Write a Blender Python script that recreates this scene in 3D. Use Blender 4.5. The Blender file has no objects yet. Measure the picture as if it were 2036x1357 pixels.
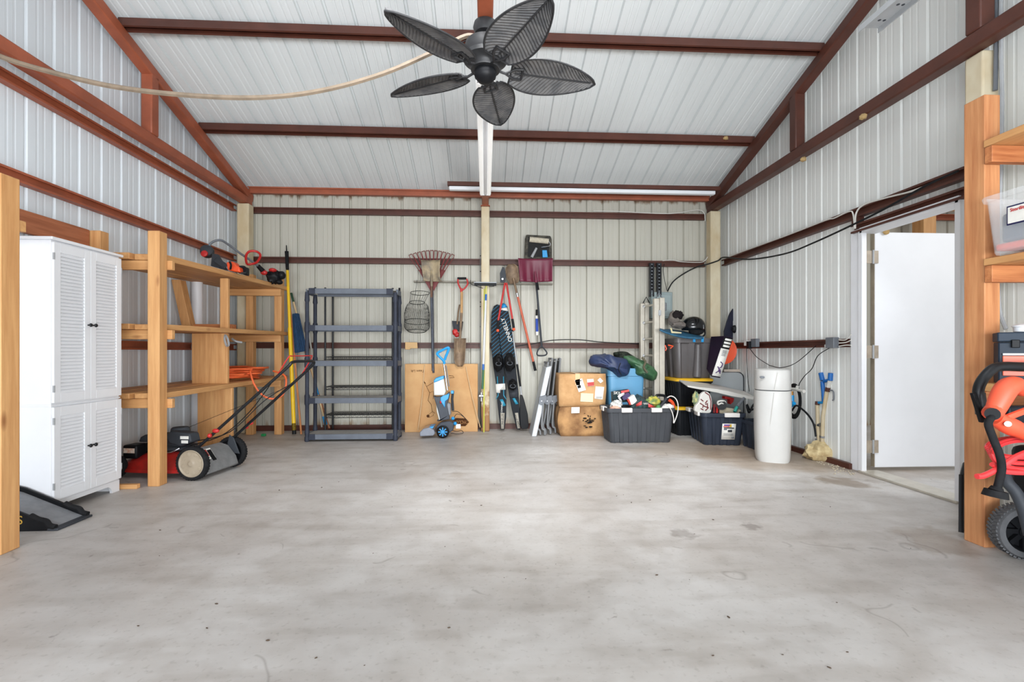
import bpy, bmesh, math, random
from mathutils import Vector, Matrix, noise
C = bpy.context.scene.collection
SC = bpy.context.scene
random.seed(7)
# ---------------------------------------------------------------- camera, world, light, exposure
F, CX, HY, H = 965.0, 1018.0, 700.0, 1.05
TH = math.atan(53.0 / F)
cam = bpy.data.cameras.new('camera'); cam_ob = bpy.data.objects.new('camera', cam); C.objects.link(cam_ob)
cam_ob.location = (0, 0, H); cam_ob.rotation_euler = (math.pi/2, 0, -TH)
cam.sensor_width = 36; cam.lens = 36*F/2036; cam.shift_y = 21.5/2036; cam.clip_start = 0.05; cam.clip_end = 200
SC.camera = cam_ob
world = bpy.data.worlds.new('sky'); SC.world = world; world.use_nodes = True
bg = world.node_tree.nodes['Background']; bg.inputs[0].default_value = (0.90, 0.95, 1.0, 1); bg.inputs[1].default_value = 0.5
SC.view_settings.view_transform = 'Standard'; SC.view_settings.look = 'None'; SC.view_settings.gamma = 1
SC.view_settings.exposure = 1.05
SC.cycles.use_denoising = True
SC.cycles.max_bounces = 10; SC.cycles.diffuse_bounces = 6
def area(name, loc, target, sx, sy, power, col=(1,1,1), spread=None):
    l = bpy.data.lights.new(name, 'AREA'); l.shape = 'RECTANGLE'; l.size = sx; l.size_y = sy; l.energy = power; l.color = col
    if spread: l.spread = math.radians(spread)
    o = bpy.data.objects.new(name, l); C.objects.link(o); o.location = loc
    d = Vector(target) - Vector(loc); o.rotation_euler = d.to_track_quat('-Z', 'Y').to_euler(); return o
# added fill light low behind the camera, out of view, for assumed daylight
area('rear_fill', (0.1, -2.8, 0.85), (-0.3, 4.0, 2.3), 6.0, 1.2, 240, (0.88, 0.945, 1.0))
# added fill lamp under the ridge, out of view, brightening the middle floor
area('mid_floor_fill', (0.5, 1.15, 4.3), (0.6, 4.9, 0.0), 2.4, 0.5, 24, (0.97, 0.985, 1.0), 62)
# added area light in the lean-to, out of view, brightening door and floor
area('lean_to_fill', (6.4, 1.4, 2.7), (2.5, 4.3, 0.0), 1.6, 1.2, 30, (1.0, 0.98, 0.95))
# assumed lamp right of the camera, added out of view to cast shadows
area('assumed_lamp', (1.3, -0.6, 1.2), (-0.6, 4.6, 2.9), 0.35, 0.35, 13, (1.0, 0.97, 0.93), 110)
# ---------------------------------------------------------------- pixel rays used as a tape measure
ct, st = math.cos(TH), math.sin(TH)
def W(px, py, Y):
    a = (px-CX)/F; t = Y/(ct - a*st); return Vector((t*(a*ct+st), Y, H + (HY-py)/F*t))
def WX(px, py, X):
    a = (px-CX)/F; t = X/(a*ct+st); return Vector((X, t*(ct-a*st), H + (HY-py)/F*t))
def WF(px, py, Z=0):
    a = (px-CX)/F; t = (Z-H)/((HY-py)/F); return Vector((t*(a*ct+st), t*(ct-a*st), Z))
# ---------------------------------------------------------------- mesh builder
def frame(o, y, z=(0,-1,0)):
    o = Vector(o); y = Vector(y).normalized(); z = Vector(z); z = (z - y*z.dot(y)).normalized(); x = y.cross(z)
    M = Matrix((x, y, z)).transposed().to_4x4(); M.translation = o; return M
def LF(a, b, z=(0,-1,0)): return frame(a, Vector(b)-Vector(a), z), (Vector(b)-Vector(a)).length
I4 = Matrix.Identity(4)
class MB:
    def __init__(s, M=I4): s.v=[]; s.f=[]; s.m=[]; s.M=M; s.mi=0
    def add(s, vs, fs, M=None):
        n=len(s.v); T = s.M if M is None else s.M @ M
        s.v += [T @ Vector(p) for p in vs]; s.f += [tuple(i+n for i in f) for f in fs]; s.m += [s.mi]*len(fs); return s
    def box(s, x0,x1,y0,y1,z0,z1, M=None):
        vs=[(x,y,z) for z in (z0,z1) for y in (y0,y1) for x in (x0,x1)]
        return s.add(vs, [(0,2,3,1),(4,5,7,6),(0,1,5,4),(2,6,7,3),(0,4,6,2),(1,3,7,5)], M)
    def cb(s, c, sz, M=None):
        return s.box(c[0]-sz[0]/2,c[0]+sz[0]/2,c[1]-sz[1]/2,c[1]+sz[1]/2,c[2]-sz[2]/2,c[2]+sz[2]/2, M)
    def beam(s, p0, p1, w, h, z=(0,0,1)):
        M, L = LF(p0, p1, z); return s.box(-w/2,w/2,0,L,-h/2,h/2, M)
    def cyl(s, p0, p1, r0, r1=None, n=16):
        M, L = LF(p0, p1, (0.123,0.456,0.8)) ; r1 = r0 if r1 is None else r1
        vs=[(r*math.cos(2*math.pi*i/n), y, r*math.sin(2*math.pi*i/n)) for y,r in ((0,r0),(L,r1)) for i in range(n)]
        fs=[(i,(i+1)%n,n+(i+1)%n,n+i) for i in range(n)]+[tuple(range(n)),tuple(range(2*n-1,n-1,-1))]
        return s.add(vs, [f[::-1] for f in fs], M)
    def tube(s, pts, r, n=8, closed=False):
        pts=[Vector(p) for p in pts]; k=len(pts); rr = r if isinstance(r,(list,tuple)) else [r]*k
        vs=[]; up=None
        for i,p in enumerate(pts):
            if closed: t=(pts[(i+1)%k]-pts[i-1])
            else: t=pts[min(i+1,k-1)]-pts[max(i-1,0)]
            t.normalize()
            if up is None: up = Vector((0,0,1)) if abs(t.z)<.9 else Vector((1,0,0))
            up = (up - t*up.dot(t)); 
            if up.length<1e-5: up=Vector((.3,.5,.8)); up-= t*up.dot(t)
            up.normalize(); sd=t.cross(up)
            vs += [p + (up*math.cos(2*math.pi*j/n)+sd*math.sin(2*math.pi*j/n))*rr[i] for j in range(n)]
        fs=[]
        for i in range(k if closed else k-1):
            a=i*n; b=((i+1)%k)*n
            fs += [(a+j,b+j,b+(j+1)%n,a+(j+1)%n) for j in range(n)]
        if not closed: fs += [tuple(range(n)), tuple(range((k-1)*n+n-1,(k-1)*n-1,-1))]
        return s.add(vs, [f[::-1] for f in fs])
    def lathe(s, prof, n=24, M=None, ring=False):   # profile (r,z) about local z
        vs=[(r*math.cos(2*math.pi*j/n), r*math.sin(2*math.pi*j/n), z) for r,z in prof for j in range(n)]
        fs=[(i*n+j,i*n+(j+1)%n,(i+1)*n+(j+1)%n,(i+1)*n+j) for i in range(len(prof)-1) for j in range(n)]
        if ring: b0=(len(prof)-1)*n; fs += [(b0+j,b0+(j+1)%n,(j+1)%n,j) for j in range(n)]
        else: fs += [tuple(range(n-1,-1,-1)), tuple(range((len(prof)-1)*n,len(prof)*n))]
        return s.add(vs, fs, M)
    def prism(s, poly, z0, z1, M=None):
        k=len(poly); vs=[(x,y,z0) for x,y in poly]+[(x,y,z1) for x,y in poly]
        return s.add(vs, [tuple(range(k-1,-1,-1)), tuple(range(k,2*k))]+[(i,(i+1)%k,k+(i+1)%k,k+i) for i in range(k)], M)
    def wp(s, pts, Y, t):               # outline on the vertical plane Y, depth t away from the viewer
        f=[W(x,y,Y) for x,y in pts]; k=len(f); vs=f+[p+Vector((0,t,0)) for p in f]
        return s.add(vs, [tuple(range(k)), tuple(range(2*k-1,k-1,-1))]+[(i,k+i,k+(i+1)%k,(i+1)%k) for i in range(k)])
    def ring_loops(s, loops, cap0=True, cap1=True):
        k=len(loops[0]); vs=[p for l in loops for p in l]; fs=[]
        for i in range(len(loops)-1): fs += [(i*k+j,i*k+(j+1)%k,(i+1)*k+(j+1)%k,(i+1)*k+j) for j in range(k)]
        if cap0: fs.append(tuple(range(k-1,-1,-1)))
        if cap1: fs.append(tuple(range((len(loops)-1)*k,len(loops)*k)))
        return s.add(vs, fs)
    def grid(s, fn, nu, nv, wrap=False):
        vs=[fn(i/nu, j/nv) for i in range(nu+1) for j in range(nv+1)]; w=nv+1
        return s.add(vs, [(i*w+j,(i+1)*w+j,(i+1)*w+j+1,i*w+j+1) for i in range(nu) for j in range(nv)])
    def ball(s, c, r, nu=16, nv=10, lump=0, sc=3, seed=0, M=None):
        r = (r,r,r) if not isinstance(r,(tuple,list)) else r; vs=[]
        for i in range(1,nv):
            for j in range(nu):
                a=math.pi*i/nv; b=2*math.pi*j/nu; d=Vector((math.sin(a)*math.cos(b),math.sin(a)*math.sin(b),math.cos(a)))
                k=1+lump*noise.noise(d*sc+Vector((seed,seed*2,0)))
                vs.append((c[0]+d.x*r[0]*k,c[1]+d.y*r[1]*k,c[2]+d.z*r[2]*k))
        vs += [(c[0],c[1],c[2]+r[2]),(c[0],c[1],c[2]-r[2])]; T=len(vs)-2
        fs=[(i*nu+j,(i+1)*nu+j,(i+1)*nu+(j+1)%nu,i*nu+(j+1)%nu) for i in range(nv-2) for j in range(nu)]
        fs += [(T,j,(j+1)%nu) for j in range(nu)] + [(T+1,(nv-2)*nu+(j+1)%nu,(nv-2)*nu+j) for j in range(nu)]
        return s.add(vs, fs, M)
    def build(s, name, mats, parent=None, bevel=0, solid=0, flat=False, seg=2):
        me=bpy.data.meshes.new(name); o0=wloc(parent)
        me.from_pydata([tuple(p-o0) for p in s.v], [], s.f); me.update()
        bm=bmesh.new(); bm.from_mesh(me); bmesh.ops.recalc_face_normals(bm, faces=bm.faces); bm.to_mesh(me); bm.free()
        if not isinstance(mats,(list,tuple)): mats=[mats]
        for m in mats: me.materials.append(m)
        if len(mats)>1: me.polygons.foreach_set('material_index', s.m)
        if not flat:
            me.polygons.foreach_set('use_smooth',[True]*len(me.polygons)); me.set_sharp_from_angle(angle=math.radians(38))
        o=bpy.data.objects.new(name, me); C.objects.link(o)
        if parent: o.parent=parent
        if solid: m=o.modifiers.new('solid','SOLIDIFY'); m.thickness=solid; m.offset=0
        if bevel: m=o.modifiers.new('bevel','BEVEL'); m.width=bevel; m.segments=seg; m.limit_method='ANGLE'; m.angle_limit=math.radians(40)
        return o
def wloc(o):
    v=Vector((0,0,0))
    while o is not None: v=v+Vector(o.location); o=o.parent
    return v
def thing(name, label, cat, loc=(0,0,0), group=None, rz=0):
    o=bpy.data.objects.new(name, None); C.objects.link(o); o.empty_display_size=.1; o.location=loc; o.rotation_euler=(0,0,rz)
    o['label']=label; o['category']=cat
    if group: o['group']=group
    return o
def tag(o, label, cat, group=None):
    o['label']=label; o['category']=cat
    if group: o['group']=group
    return o
def struct(o): o['kind']='structure'; return o
def lab(o, l): o['label']=l; return o
def dup(root, loc=None, rz=None, label=None):
    r=root.copy(); C.objects.link(r)
    if loc is not None: r.location=loc
    if rz is not None: r.rotation_euler=(0,0,rz)
    if label: r['label']=label
    for ch in list(root.children):
        c=ch.copy(); C.objects.link(c); c.parent=r
        for g in list(ch.children):
            d=g.copy(); C.objects.link(d); d.parent=c
    return r
def smooth_path(pts, n=6, closed=False):
    P=[Vector(p) for p in pts]; k=len(P); out=[]
    for i in range(k if closed else k-1):
        if closed: a,b,c,d=P[i-1],P[i],P[(i+1)%k],P[(i+2)%k]
        else: a,b,c,d=P[max(i-1,0)],P[i],P[i+1],P[min(i+2,k-1)]
        for j in range(n):
            t=j/n; out.append(.5*((2*b)+(c-a)*t+(2*a-5*b+4*c-d)*t*t+(3*b-a-3*c+d)*t**3))
    if not closed: out.append(P[-1])
    return out
# ---------------------------------------------------------------- materials
def lin(c): return tuple(((x/255)/12.92 if x/255<=.04045 else ((x/255+.055)/1.055)**2.4) for x in c)+(1,)
def mat(name, col, rough=.55, metal=0, var=.0, sc=8, stretch=(1,1,1), col2=None, bump=0, bsc=None, spec=.5, trans=0, alpha=1, detail=4):
    m=bpy.data.materials.new(name); m.use_nodes=True; nt=m.node_tree; N=nt.nodes; b=N['Principled BSDF']
    b.inputs['Roughness'].default_value=rough; b.inputs['Metallic'].default_value=metal
    b.inputs['Specular IOR Level'].default_value=(.18 if spec==.5 and max(col)<100 and metal==0 else spec)
    b.inputs['Transmission Weight'].default_value=trans; b.inputs['Alpha'].default_value=alpha
    dk=lambda c:tuple(x**1.16 for x in c[:3])+(1,)
    c1=dk(lin(col)); c2=dk(lin(col2)) if col2 else tuple(x*(1-var) for x in c1[:3])+(1,)
    tc=N.new('ShaderNodeTexCoord'); mp=N.new('ShaderNodeMapping'); mp.inputs['Scale'].default_value=stretch
    nt.links.new(tc.outputs['Object'], mp.inputs['Vector'])
    nz=N.new('ShaderNodeTexNoise'); nz.inputs['Scale'].default_value=sc; nz.inputs['Detail'].default_value=detail; nz.inputs['Roughness'].default_value=.6
    nt.links.new(mp.outputs[0], nz.inputs['Vector'])
    rp=N.new('ShaderNodeValToRGB'); rp.color_ramp.elements[0].position=.38; rp.color_ramp.elements[1].position=.62
    rp.color_ramp.elements[0].color=c2 if (var or col2) else c1; rp.color_ramp.elements[1].color=c1
    nt.links.new(nz.outputs['Fac'], rp.inputs[0]); nt.links.new(rp.outputs[0], b.inputs['Base Color'])
    if bump:
        bp=N.new('ShaderNodeBump'); bp.inputs['Strength'].default_value=bump; bp.inputs['Distance'].default_value=.01
        n2=N.new('ShaderNodeTexNoise'); n2.inputs['Scale'].default_value=bsc or sc; nt.links.new(mp.outputs[0], n2.inputs['Vector'])
        nt.links.new(n2.outputs['Fac'], bp.inputs['Height']); nt.links.new(bp.outputs[0], b.inputs['Normal'])
    return m
def wood(name, col, col2, axis):
    st_=[14,14,14]; st_[axis]=.9
    m=mat(name, col, .6, 0, 0, 2.2, tuple(st_), col2, bump=.12, bsc=4, detail=6)
    nt=m.node_tree; N=nt.nodes; b=N['Principled BSDF']; rp=[n for n in N if n.type=='VALTORGB'][0]
    rp.color_ramp.elements[0].position=.3; rp.color_ramp.elements[1].position=.66
    tc=[n for n in N if n.type=='TEX_COORD'][0]
    mp=N.new('ShaderNodeMapping'); s2=[5,5,5]; s2[axis]=1.6; mp.inputs['Scale'].default_value=s2; nt.links.new(tc.outputs['Object'], mp.inputs[0])
    vo=N.new('ShaderNodeTexVoronoi'); vo.inputs['Scale'].default_value=1.0; nt.links.new(mp.outputs[0], vo.inputs['Vector'])
    r2=N.new('ShaderNodeValToRGB'); r2.color_ramp.elements[0].position=.03; r2.color_ramp.elements[1].position=.10
    r2.color_ramp.elements[0].color=(.35,.2,.12,1); r2.color_ramp.elements[1].color=(1,1,1,1)
    nt.links.new(vo.outputs['Distance'], r2.inputs[0])
    mx=N.new('ShaderNodeMix'); mx.data_type='RGBA'; mx.blend_type='MULTIPLY'; mx.inputs[0].default_value=.8
    nt.links.new(rp.outputs[0], mx.inputs[6]); nt.links.new(r2.outputs[0], mx.inputs[7]); nt.links.new(mx.outputs[2], b.inputs['Base Color'])
    return m
WX_=wood('wood_x',(218,172,120),(194,144,94),0); WY_=wood('wood_y',(218,172,120),(194,144,94),1); WZ_=wood('wood_z',(218,172,120),(194,144,94),2)
RWZ=wood('redwood_z',(212,158,112),(182,122,80),2); RWX=wood('redwood_x',(206,144,96),(160,94,54),0); RWY=wood('redwood_y',(186,122,88),(150,92,62),1)
RWD=wood('dark_wood',(120,66,42),(90,46,28),0)
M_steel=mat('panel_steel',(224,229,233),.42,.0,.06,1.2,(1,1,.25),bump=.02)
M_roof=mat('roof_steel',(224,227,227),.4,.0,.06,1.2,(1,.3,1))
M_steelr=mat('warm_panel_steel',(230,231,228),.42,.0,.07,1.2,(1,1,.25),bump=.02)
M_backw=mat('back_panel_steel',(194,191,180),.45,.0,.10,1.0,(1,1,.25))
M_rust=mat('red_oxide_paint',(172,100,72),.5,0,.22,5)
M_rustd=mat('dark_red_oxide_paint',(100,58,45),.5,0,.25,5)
M_cream=mat('cream_column_paint',(216,206,182),.6,0,0,3,(1,1,.5),(196,178,146))
M_white=mat('white_paint',(232,233,236),.45,0,.03,3)
M_offw=mat('off_white_plastic',(214,212,206),.4,0,.04,4)
M_black=mat('black_plastic',(34,35,38),.45,0,.2,10)
M_blackm=mat('black_metal',(40,42,46),.4,.3,.2,10)
M_dgrey=mat('dark_grey_plastic',(74,77,82),.5,0,.12,8)
M_grey=mat('grey_plastic',(120,124,130),.5,0,.12,8)
M_lgrey=mat('light_grey_metal',(178,180,182),.45,.2,.1,8)
M_alu=mat('aluminium',(206,200,188),.4,.35,.12,12)
M_chrome=mat('bright_metal',(190,192,196),.25,.9,.05,8)
M_red=mat('red_paint',(196,52,50),.4,0,.15,8)
M_maroon=mat('maroon_plastic',(120,36,66),.45,0,.15,8)
M_orange=mat('orange_plastic',(232,96,52),.45,0,.08,8)
M_yellow=mat('yellow_plastic',(240,200,40),.45,0,.06,8)
M_blue=mat('blue_plastic',(46,156,212),.4,0,.06,8)
M_card=mat('cardboard',(210,172,126),.8,0,0,2.5,(1,1,1),(198,156,110),bump=.05)
M_text=mat('black_ink',(40,36,34),.8)
M_paper=mat('white_paper',(232,230,224),.8,0,.05,30)
M_rubber=mat('black_rubber',(46,46,48),.8,0,.3,30)
M_net=mat('dark_wire',(70,72,70),.5,.4)
def text(s, M, size, m, parent, name='lettering', ext=.001, al='CENTER'):
    cu=bpy.data.curves.new('tmp','FONT'); cu.body=s; cu.size=size; cu.extrude=ext; cu.align_x=al; cu.align_y='CENTER'
    t=bpy.data.objects.new('tmp',cu); C.objects.link(t)
    me=bpy.data.meshes.new_from_object(t.evaluated_get(bpy.context.evaluated_depsgraph_get())); bpy.data.objects.remove(t)
    me.transform(Matrix.Translation(-wloc(parent)) @ M); me.name=name; me.materials.clear(); me.materials.append(m)
    o=bpy.data.objects.new(name, me); C.objects.link(o); o.parent=parent; return o
# ================================================================ the room
XL, XR, YB, RY = -3.3, 3.3, 6.64, 1.15
EAVE, SL = 3.2, 0.30
def roofz(y): return EAVE + SL*(YB-y) if y>=RY else EAVE + SL*(YB-RY) - SL*(RY-y)
def floor_mat():
    m=mat('concrete',(210,207,204),.55,0,0,.55,(1,1,1),(186,181,177),detail=8); nt=m.node_tree; N=nt.nodes; b=N['Principled BSDF']
    rp=[n for n in N if n.type=='VALTORGB'][0]; tc=[n for n in N if n.type=='TEX_COORD'][0]
    def mul(prev, tex, p0, p1, col, fac):
        r=N.new('ShaderNodeValToRGB'); r.color_ramp.elements[0].position=p0; r.color_ramp.elements[1].position=p1
        r.color_ramp.elements[0].color=col; r.color_ramp.elements[1].color=(1,1,1,1); nt.links.new(tex, r.inputs[0])
        mx=N.new('ShaderNodeMix'); mx.data_type='RGBA'; mx.blend_type='MULTIPLY'; mx.inputs[0].default_value=fac
        nt.links.new(prev, mx.inputs[6]); nt.links.new(r.outputs[0], mx.inputs[7]); return mx.outputs[2]
    def nz(sc, det=6, st=(1,1,1), dist=0, rot=0):
        mp=N.new('ShaderNodeMapping'); mp.inputs['Scale'].default_value=st; mp.inputs['Rotation'].default_value=(0,0,rot); nt.links.new(tc.outputs['Object'], mp.inputs[0])
        n=N.new('ShaderNodeTexNoise'); n.inputs['Scale'].default_value=sc; n.inputs['Detail'].default_value=det; n.inputs['Distortion'].default_value=dist
        nt.links.new(mp.outputs[0], n.inputs['Vector']); return n.outputs['Fac'], mp
    c=rp.outputs[0]
    n,_=nz(1.6,8,dist=1.2); c=mul(c,n,.38,.56,(.82,.79,.76,1),.6)
    n,_=nz(7,8); c=mul(c,n,.30,.5,(.80,.78,.76,1),.6)
    n,_=nz(45,4); c=mul(c,n,.30,.42,(.7,.68,.66,1),.5)
    n,_=nz(13,4,dist=.6); c=mul(c,n,.24,.28,(.4,.37,.35,1),.6)
    n,_=nz(1.3,5,(1,5,1),rot=.5); c=mul(c,n,.36,.5,(.84,.82,.80,1),.7)
    # thin cracks and scratches
    n,mp=nz(.8,3,(1,1,1),rot=.9)
    s=N.new('ShaderNodeMath'); s.operation='SUBTRACT'; s.inputs[1].default_value=.5; nt.links.new(n,s.inputs[0])
    a=N.new('ShaderNodeMath'); a.operation='ABSOLUTE'; nt.links.new(s.outputs[0],a.inputs[0])
    n2,_=nz(2.2,2); g=N.new('ShaderNodeMath'); g.operation='GREATER_THAN'; g.inputs[1].default_value=.58; nt.links.new(n2,g.inputs[0])
    iv=N.new('ShaderNodeMath'); iv.operation='SUBTRACT'; iv.inputs[0].default_value=1; nt.links.new(g.outputs[0],iv.inputs[1])
    ad=N.new('ShaderNodeMath'); ad.operation='ADD'; nt.links.new(a.outputs[0],ad.inputs[0]); nt.links.new(iv.outputs[0],ad.inputs[1])
    c=mul(c,ad.outputs[0],.0004,.0018,(.5,.47,.45,1),.5)
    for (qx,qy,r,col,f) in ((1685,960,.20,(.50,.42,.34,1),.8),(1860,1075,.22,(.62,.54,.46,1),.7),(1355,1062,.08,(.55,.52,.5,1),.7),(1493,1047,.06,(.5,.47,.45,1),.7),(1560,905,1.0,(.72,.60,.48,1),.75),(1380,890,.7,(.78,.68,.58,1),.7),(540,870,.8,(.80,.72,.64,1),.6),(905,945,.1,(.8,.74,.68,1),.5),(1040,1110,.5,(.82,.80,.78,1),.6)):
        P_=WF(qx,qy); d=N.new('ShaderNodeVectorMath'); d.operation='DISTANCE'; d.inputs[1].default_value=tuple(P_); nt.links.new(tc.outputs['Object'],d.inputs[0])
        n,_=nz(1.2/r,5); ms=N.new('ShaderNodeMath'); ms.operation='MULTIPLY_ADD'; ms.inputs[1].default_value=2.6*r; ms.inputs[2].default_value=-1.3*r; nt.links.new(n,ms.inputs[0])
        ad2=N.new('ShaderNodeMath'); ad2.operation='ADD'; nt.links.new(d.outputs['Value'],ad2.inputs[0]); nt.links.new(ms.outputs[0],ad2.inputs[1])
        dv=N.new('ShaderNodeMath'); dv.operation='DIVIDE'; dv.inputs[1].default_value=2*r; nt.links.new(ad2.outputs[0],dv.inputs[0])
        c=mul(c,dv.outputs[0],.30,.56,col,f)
    nt.links.new(c, b.inputs['Base Color'])
    bp=N.new('ShaderNodeBump'); bp.inputs['Strength'].default_value=.12; bp.inputs['Distance'].default_value=.02
    n,_=nz(6,8); nt.links.new(n,bp.inputs['Height']); nt.links.new(bp.outputs[0], b.inputs['Normal'])
    r=N.new('ShaderNodeMapRange'); r.inputs['To Min'].default_value=.35; r.inputs['To Max'].default_value=.62; n,_=nz(1.1,5); nt.links.new(n,r.inputs['Value']); nt.links.new(r.outputs[0],b.inputs['Roughness'])
    return m
M_floor=floor_mat()
mb=MB(); mb.box(-8,12,-7,9,-.15,0); struct(mb.build('floor', M_floor))
# stained upper edge of the back wall
def backwall_mat():
    m=M_backw; nt=m.node_tree; N=nt.nodes; b=N['Principled BSDF']; rp=[n for n in N if n.type=='VALTORGB'][0]
    tc=[n for n in N if n.type=='TEX_COORD'][0]; sx=N.new('ShaderNodeSeparateXYZ'); nt.links.new(tc.outputs['Object'],sx.inputs[0])
    def stain(lo,hi,thr,scale,col):
        nonlocal prev
        mr=N.new('ShaderNodeMapRange'); mr.inputs['From Min'].default_value=lo; mr.inputs['From Max'].default_value=hi; nt.links.new(sx.outputs[2],mr.inputs[0])
        mp=N.new('ShaderNodeMapping'); mp.inputs['Scale'].default_value=(6,1,1.4); nt.links.new(tc.outputs['Object'],mp.inputs[0])
        nz=N.new('ShaderNodeTexNoise'); nz.inputs['Scale'].default_value=scale; nz.inputs['Detail'].default_value=5; nt.links.new(mp.outputs[0],nz.inputs['Vector'])
        mu=N.new('ShaderNodeMath'); mu.operation='MULTIPLY'; nt.links.new(mr.outputs[0],mu.inputs[0]); nt.links.new(nz.outputs['Fac'],mu.inputs[1])
        r=N.new('ShaderNodeMapRange'); r.inputs['From Min'].default_value=thr; r.inputs['From Max'].default_value=thr+.18; nt.links.new(mu.outputs[0],r.inputs[0])
        mx=N.new('ShaderNodeMix'); mx.data_type='RGBA'; mx.inputs[7].default_value=lin(col); nt.links.new(r.outputs[0],mx.inputs[0]); nt.links.new(prev,mx.inputs[6]); prev=mx.outputs[2]
    prev=rp.outputs[0]
    stain(2.99,3.15,.40,2.2,(120,98,78)); stain(.35,.0,.34,2.0,(150,124,96))
    nt.links.new(prev,b.inputs['Base Color'])
backwall_mat()
PITCH=.2286
def profile(u0,u1,extra=(),G_=.028,m_=.0022):
    us=[]; k=math.floor(u0/PITCH)-1
    while k*PITCH<u1+PITCH:
        b=k*PITCH
        us += [(b,0),(b+.004,-G_),(b+.022,-G_),(b+.034,0),(b+.096,0),(b+.101,-m_),(b+.113,-m_),(b+.118,0),(b+.152,0),(b+.157,-m_),(b+.169,-m_),(b+.174,0)]
        k+=1
    us=[p for p in us if u0<p[0]<u1]
    def dep(u):
        for a,b in zip(us,us[1:]):
            if a[0]<=u<=b[0]: return a[1]+(b[1]-a[1])*(u-a[0])/max(1e-9,b[0]-a[0])
        return 0
    pts=[(u0,0)]+us+[(u1,0)]+[(e,dep(e)) for e in extra if u0<e<u1]
    return sorted(pts)
def corrugate(u0,u1,place,lo,hi,extra=(),G_=.028,m_=.0022):
    mb=MB(); P=profile(u0,u1,extra,G_,m_)
    for (a,da),(b,db) in zip(P,P[1:]):
        m=(a+b)/2; la,lb=lo(a,m),lo(b,m); ha,hb=hi(a,m),hi(b,m)
        if ha<=la and hb<=lb: continue
        q=[place(a,da,la),place(b,db,lb),place(b,db,hb),place(a,da,ha)]
        mb.add(q,[(0,1,2,3)])
    return mb
# back wall (runs on as the far wall of the lean-to next door)
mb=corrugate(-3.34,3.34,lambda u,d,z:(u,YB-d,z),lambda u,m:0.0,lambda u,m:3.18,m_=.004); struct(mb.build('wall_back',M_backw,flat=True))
mb=corrugate(3.36,10.0,lambda u,d,z:(u,YB-d,z),lambda u,m:0.0,lambda u,m:4.2); struct(mb.build('wall_lean_to_back',M_backw,flat=True))
mb=corrugate(-2.3,YB,lambda u,d,z:(10.0-d,u,z),lambda u,m:0.0,lambda u,m:3.0); struct(mb.build('wall_lean_to_side',M_backw,flat=True))
# side walls
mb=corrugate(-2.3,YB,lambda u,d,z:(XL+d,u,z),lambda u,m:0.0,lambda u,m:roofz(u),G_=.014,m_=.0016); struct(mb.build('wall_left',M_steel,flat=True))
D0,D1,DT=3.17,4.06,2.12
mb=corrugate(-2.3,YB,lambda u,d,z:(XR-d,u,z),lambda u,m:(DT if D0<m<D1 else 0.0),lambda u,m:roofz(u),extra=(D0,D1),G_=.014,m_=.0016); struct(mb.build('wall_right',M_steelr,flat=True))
# roof, both slopes, ribs running down the slope
def roofsheet(y0,y1):
    return corrugate(XL-.15,XR+.15,lambda u,d,z:(u,z,roofz(z)+.02-d),lambda u,m:y0,lambda u,m:y1,m_=.005)
struct(roofsheet(RY,YB+.1).build('ceiling',M_roof,flat=True)); struct(roofsheet(-2.4,RY).build('ceiling',M_roof,flat=True))
# base angle along the walls
mb=MB(); mb.box(-3.2,3.2,YB-.04,YB-.012,0,.07); struct(mb.build('baseboard_back',M_rustd))
mb=MB(); mb.box(XR-.06,XR-.02,D1+.1,YB-.05,0,.05); struct(mb.build('baseboard_right',M_rustd))
# ---- steel members
def cee(mb, p0, p1, hgt, dep, normal, lip=True):
    # Z-girt: web seen as a slightly sloped face with flange lips
    p0=Vector(p0); p1=Vector(p1); M=frame(p0,(p1-p0),normal); L=(p1-p0).length; h=hgt/2
    # local x across height, z outwards (towards the room)
    mb.prism([(-h,0),(-h,L),(-h+.004,L),(-h+.004,0)],0,dep,M)
    mb.prism([(h-.004,0),(h-.004,L),(h,L),(h,0)],0,dep,M)
    mb.box(-h+.004,h-.004,0,L,dep*.35,dep*.35+.004,M)
    mb.box(-h+.004,-h+.016,0,L,dep-.004,dep,M); mb.box(h-.016,h-.004,0,L,dep-.004,dep,M)
    return mb
G='red oxide steel girts'
def girt(p0,p1,h,normal,label,dep=.06,m=None):
    mb=cee(MB(),p0,p1,h,dep,normal)
    return tag(mb.build('steel_girt',m or M_rust),label,'girt',G)
yb=YB-.0
for z,nm in ((2.925,'top'),(2.27,'middle'),(1.135,'lower')):
    nn={'top':'high under the eave','middle':'at tool-rack height','lower':'at knee-to-waist height'}[nm]
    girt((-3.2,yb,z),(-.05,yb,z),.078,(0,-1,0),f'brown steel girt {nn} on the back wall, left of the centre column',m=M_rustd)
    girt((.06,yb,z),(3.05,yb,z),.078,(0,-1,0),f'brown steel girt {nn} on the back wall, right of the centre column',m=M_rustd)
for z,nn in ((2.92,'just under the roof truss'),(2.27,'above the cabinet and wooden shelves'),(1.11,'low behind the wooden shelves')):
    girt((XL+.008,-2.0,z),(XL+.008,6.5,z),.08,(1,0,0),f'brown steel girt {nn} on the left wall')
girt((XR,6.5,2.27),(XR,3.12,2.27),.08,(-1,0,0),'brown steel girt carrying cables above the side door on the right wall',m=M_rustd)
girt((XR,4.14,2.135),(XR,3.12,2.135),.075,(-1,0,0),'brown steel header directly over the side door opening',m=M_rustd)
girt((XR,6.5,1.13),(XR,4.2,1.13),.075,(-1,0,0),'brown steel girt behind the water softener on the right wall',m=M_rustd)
mb=MB(); mb.box(XR-.06,XR,4.06,4.13,2.17,2.23); tag(mb.build('steel_block',M_rustd),'short brown steel block between girt and header above the door hinge corner','bracket')
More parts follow.
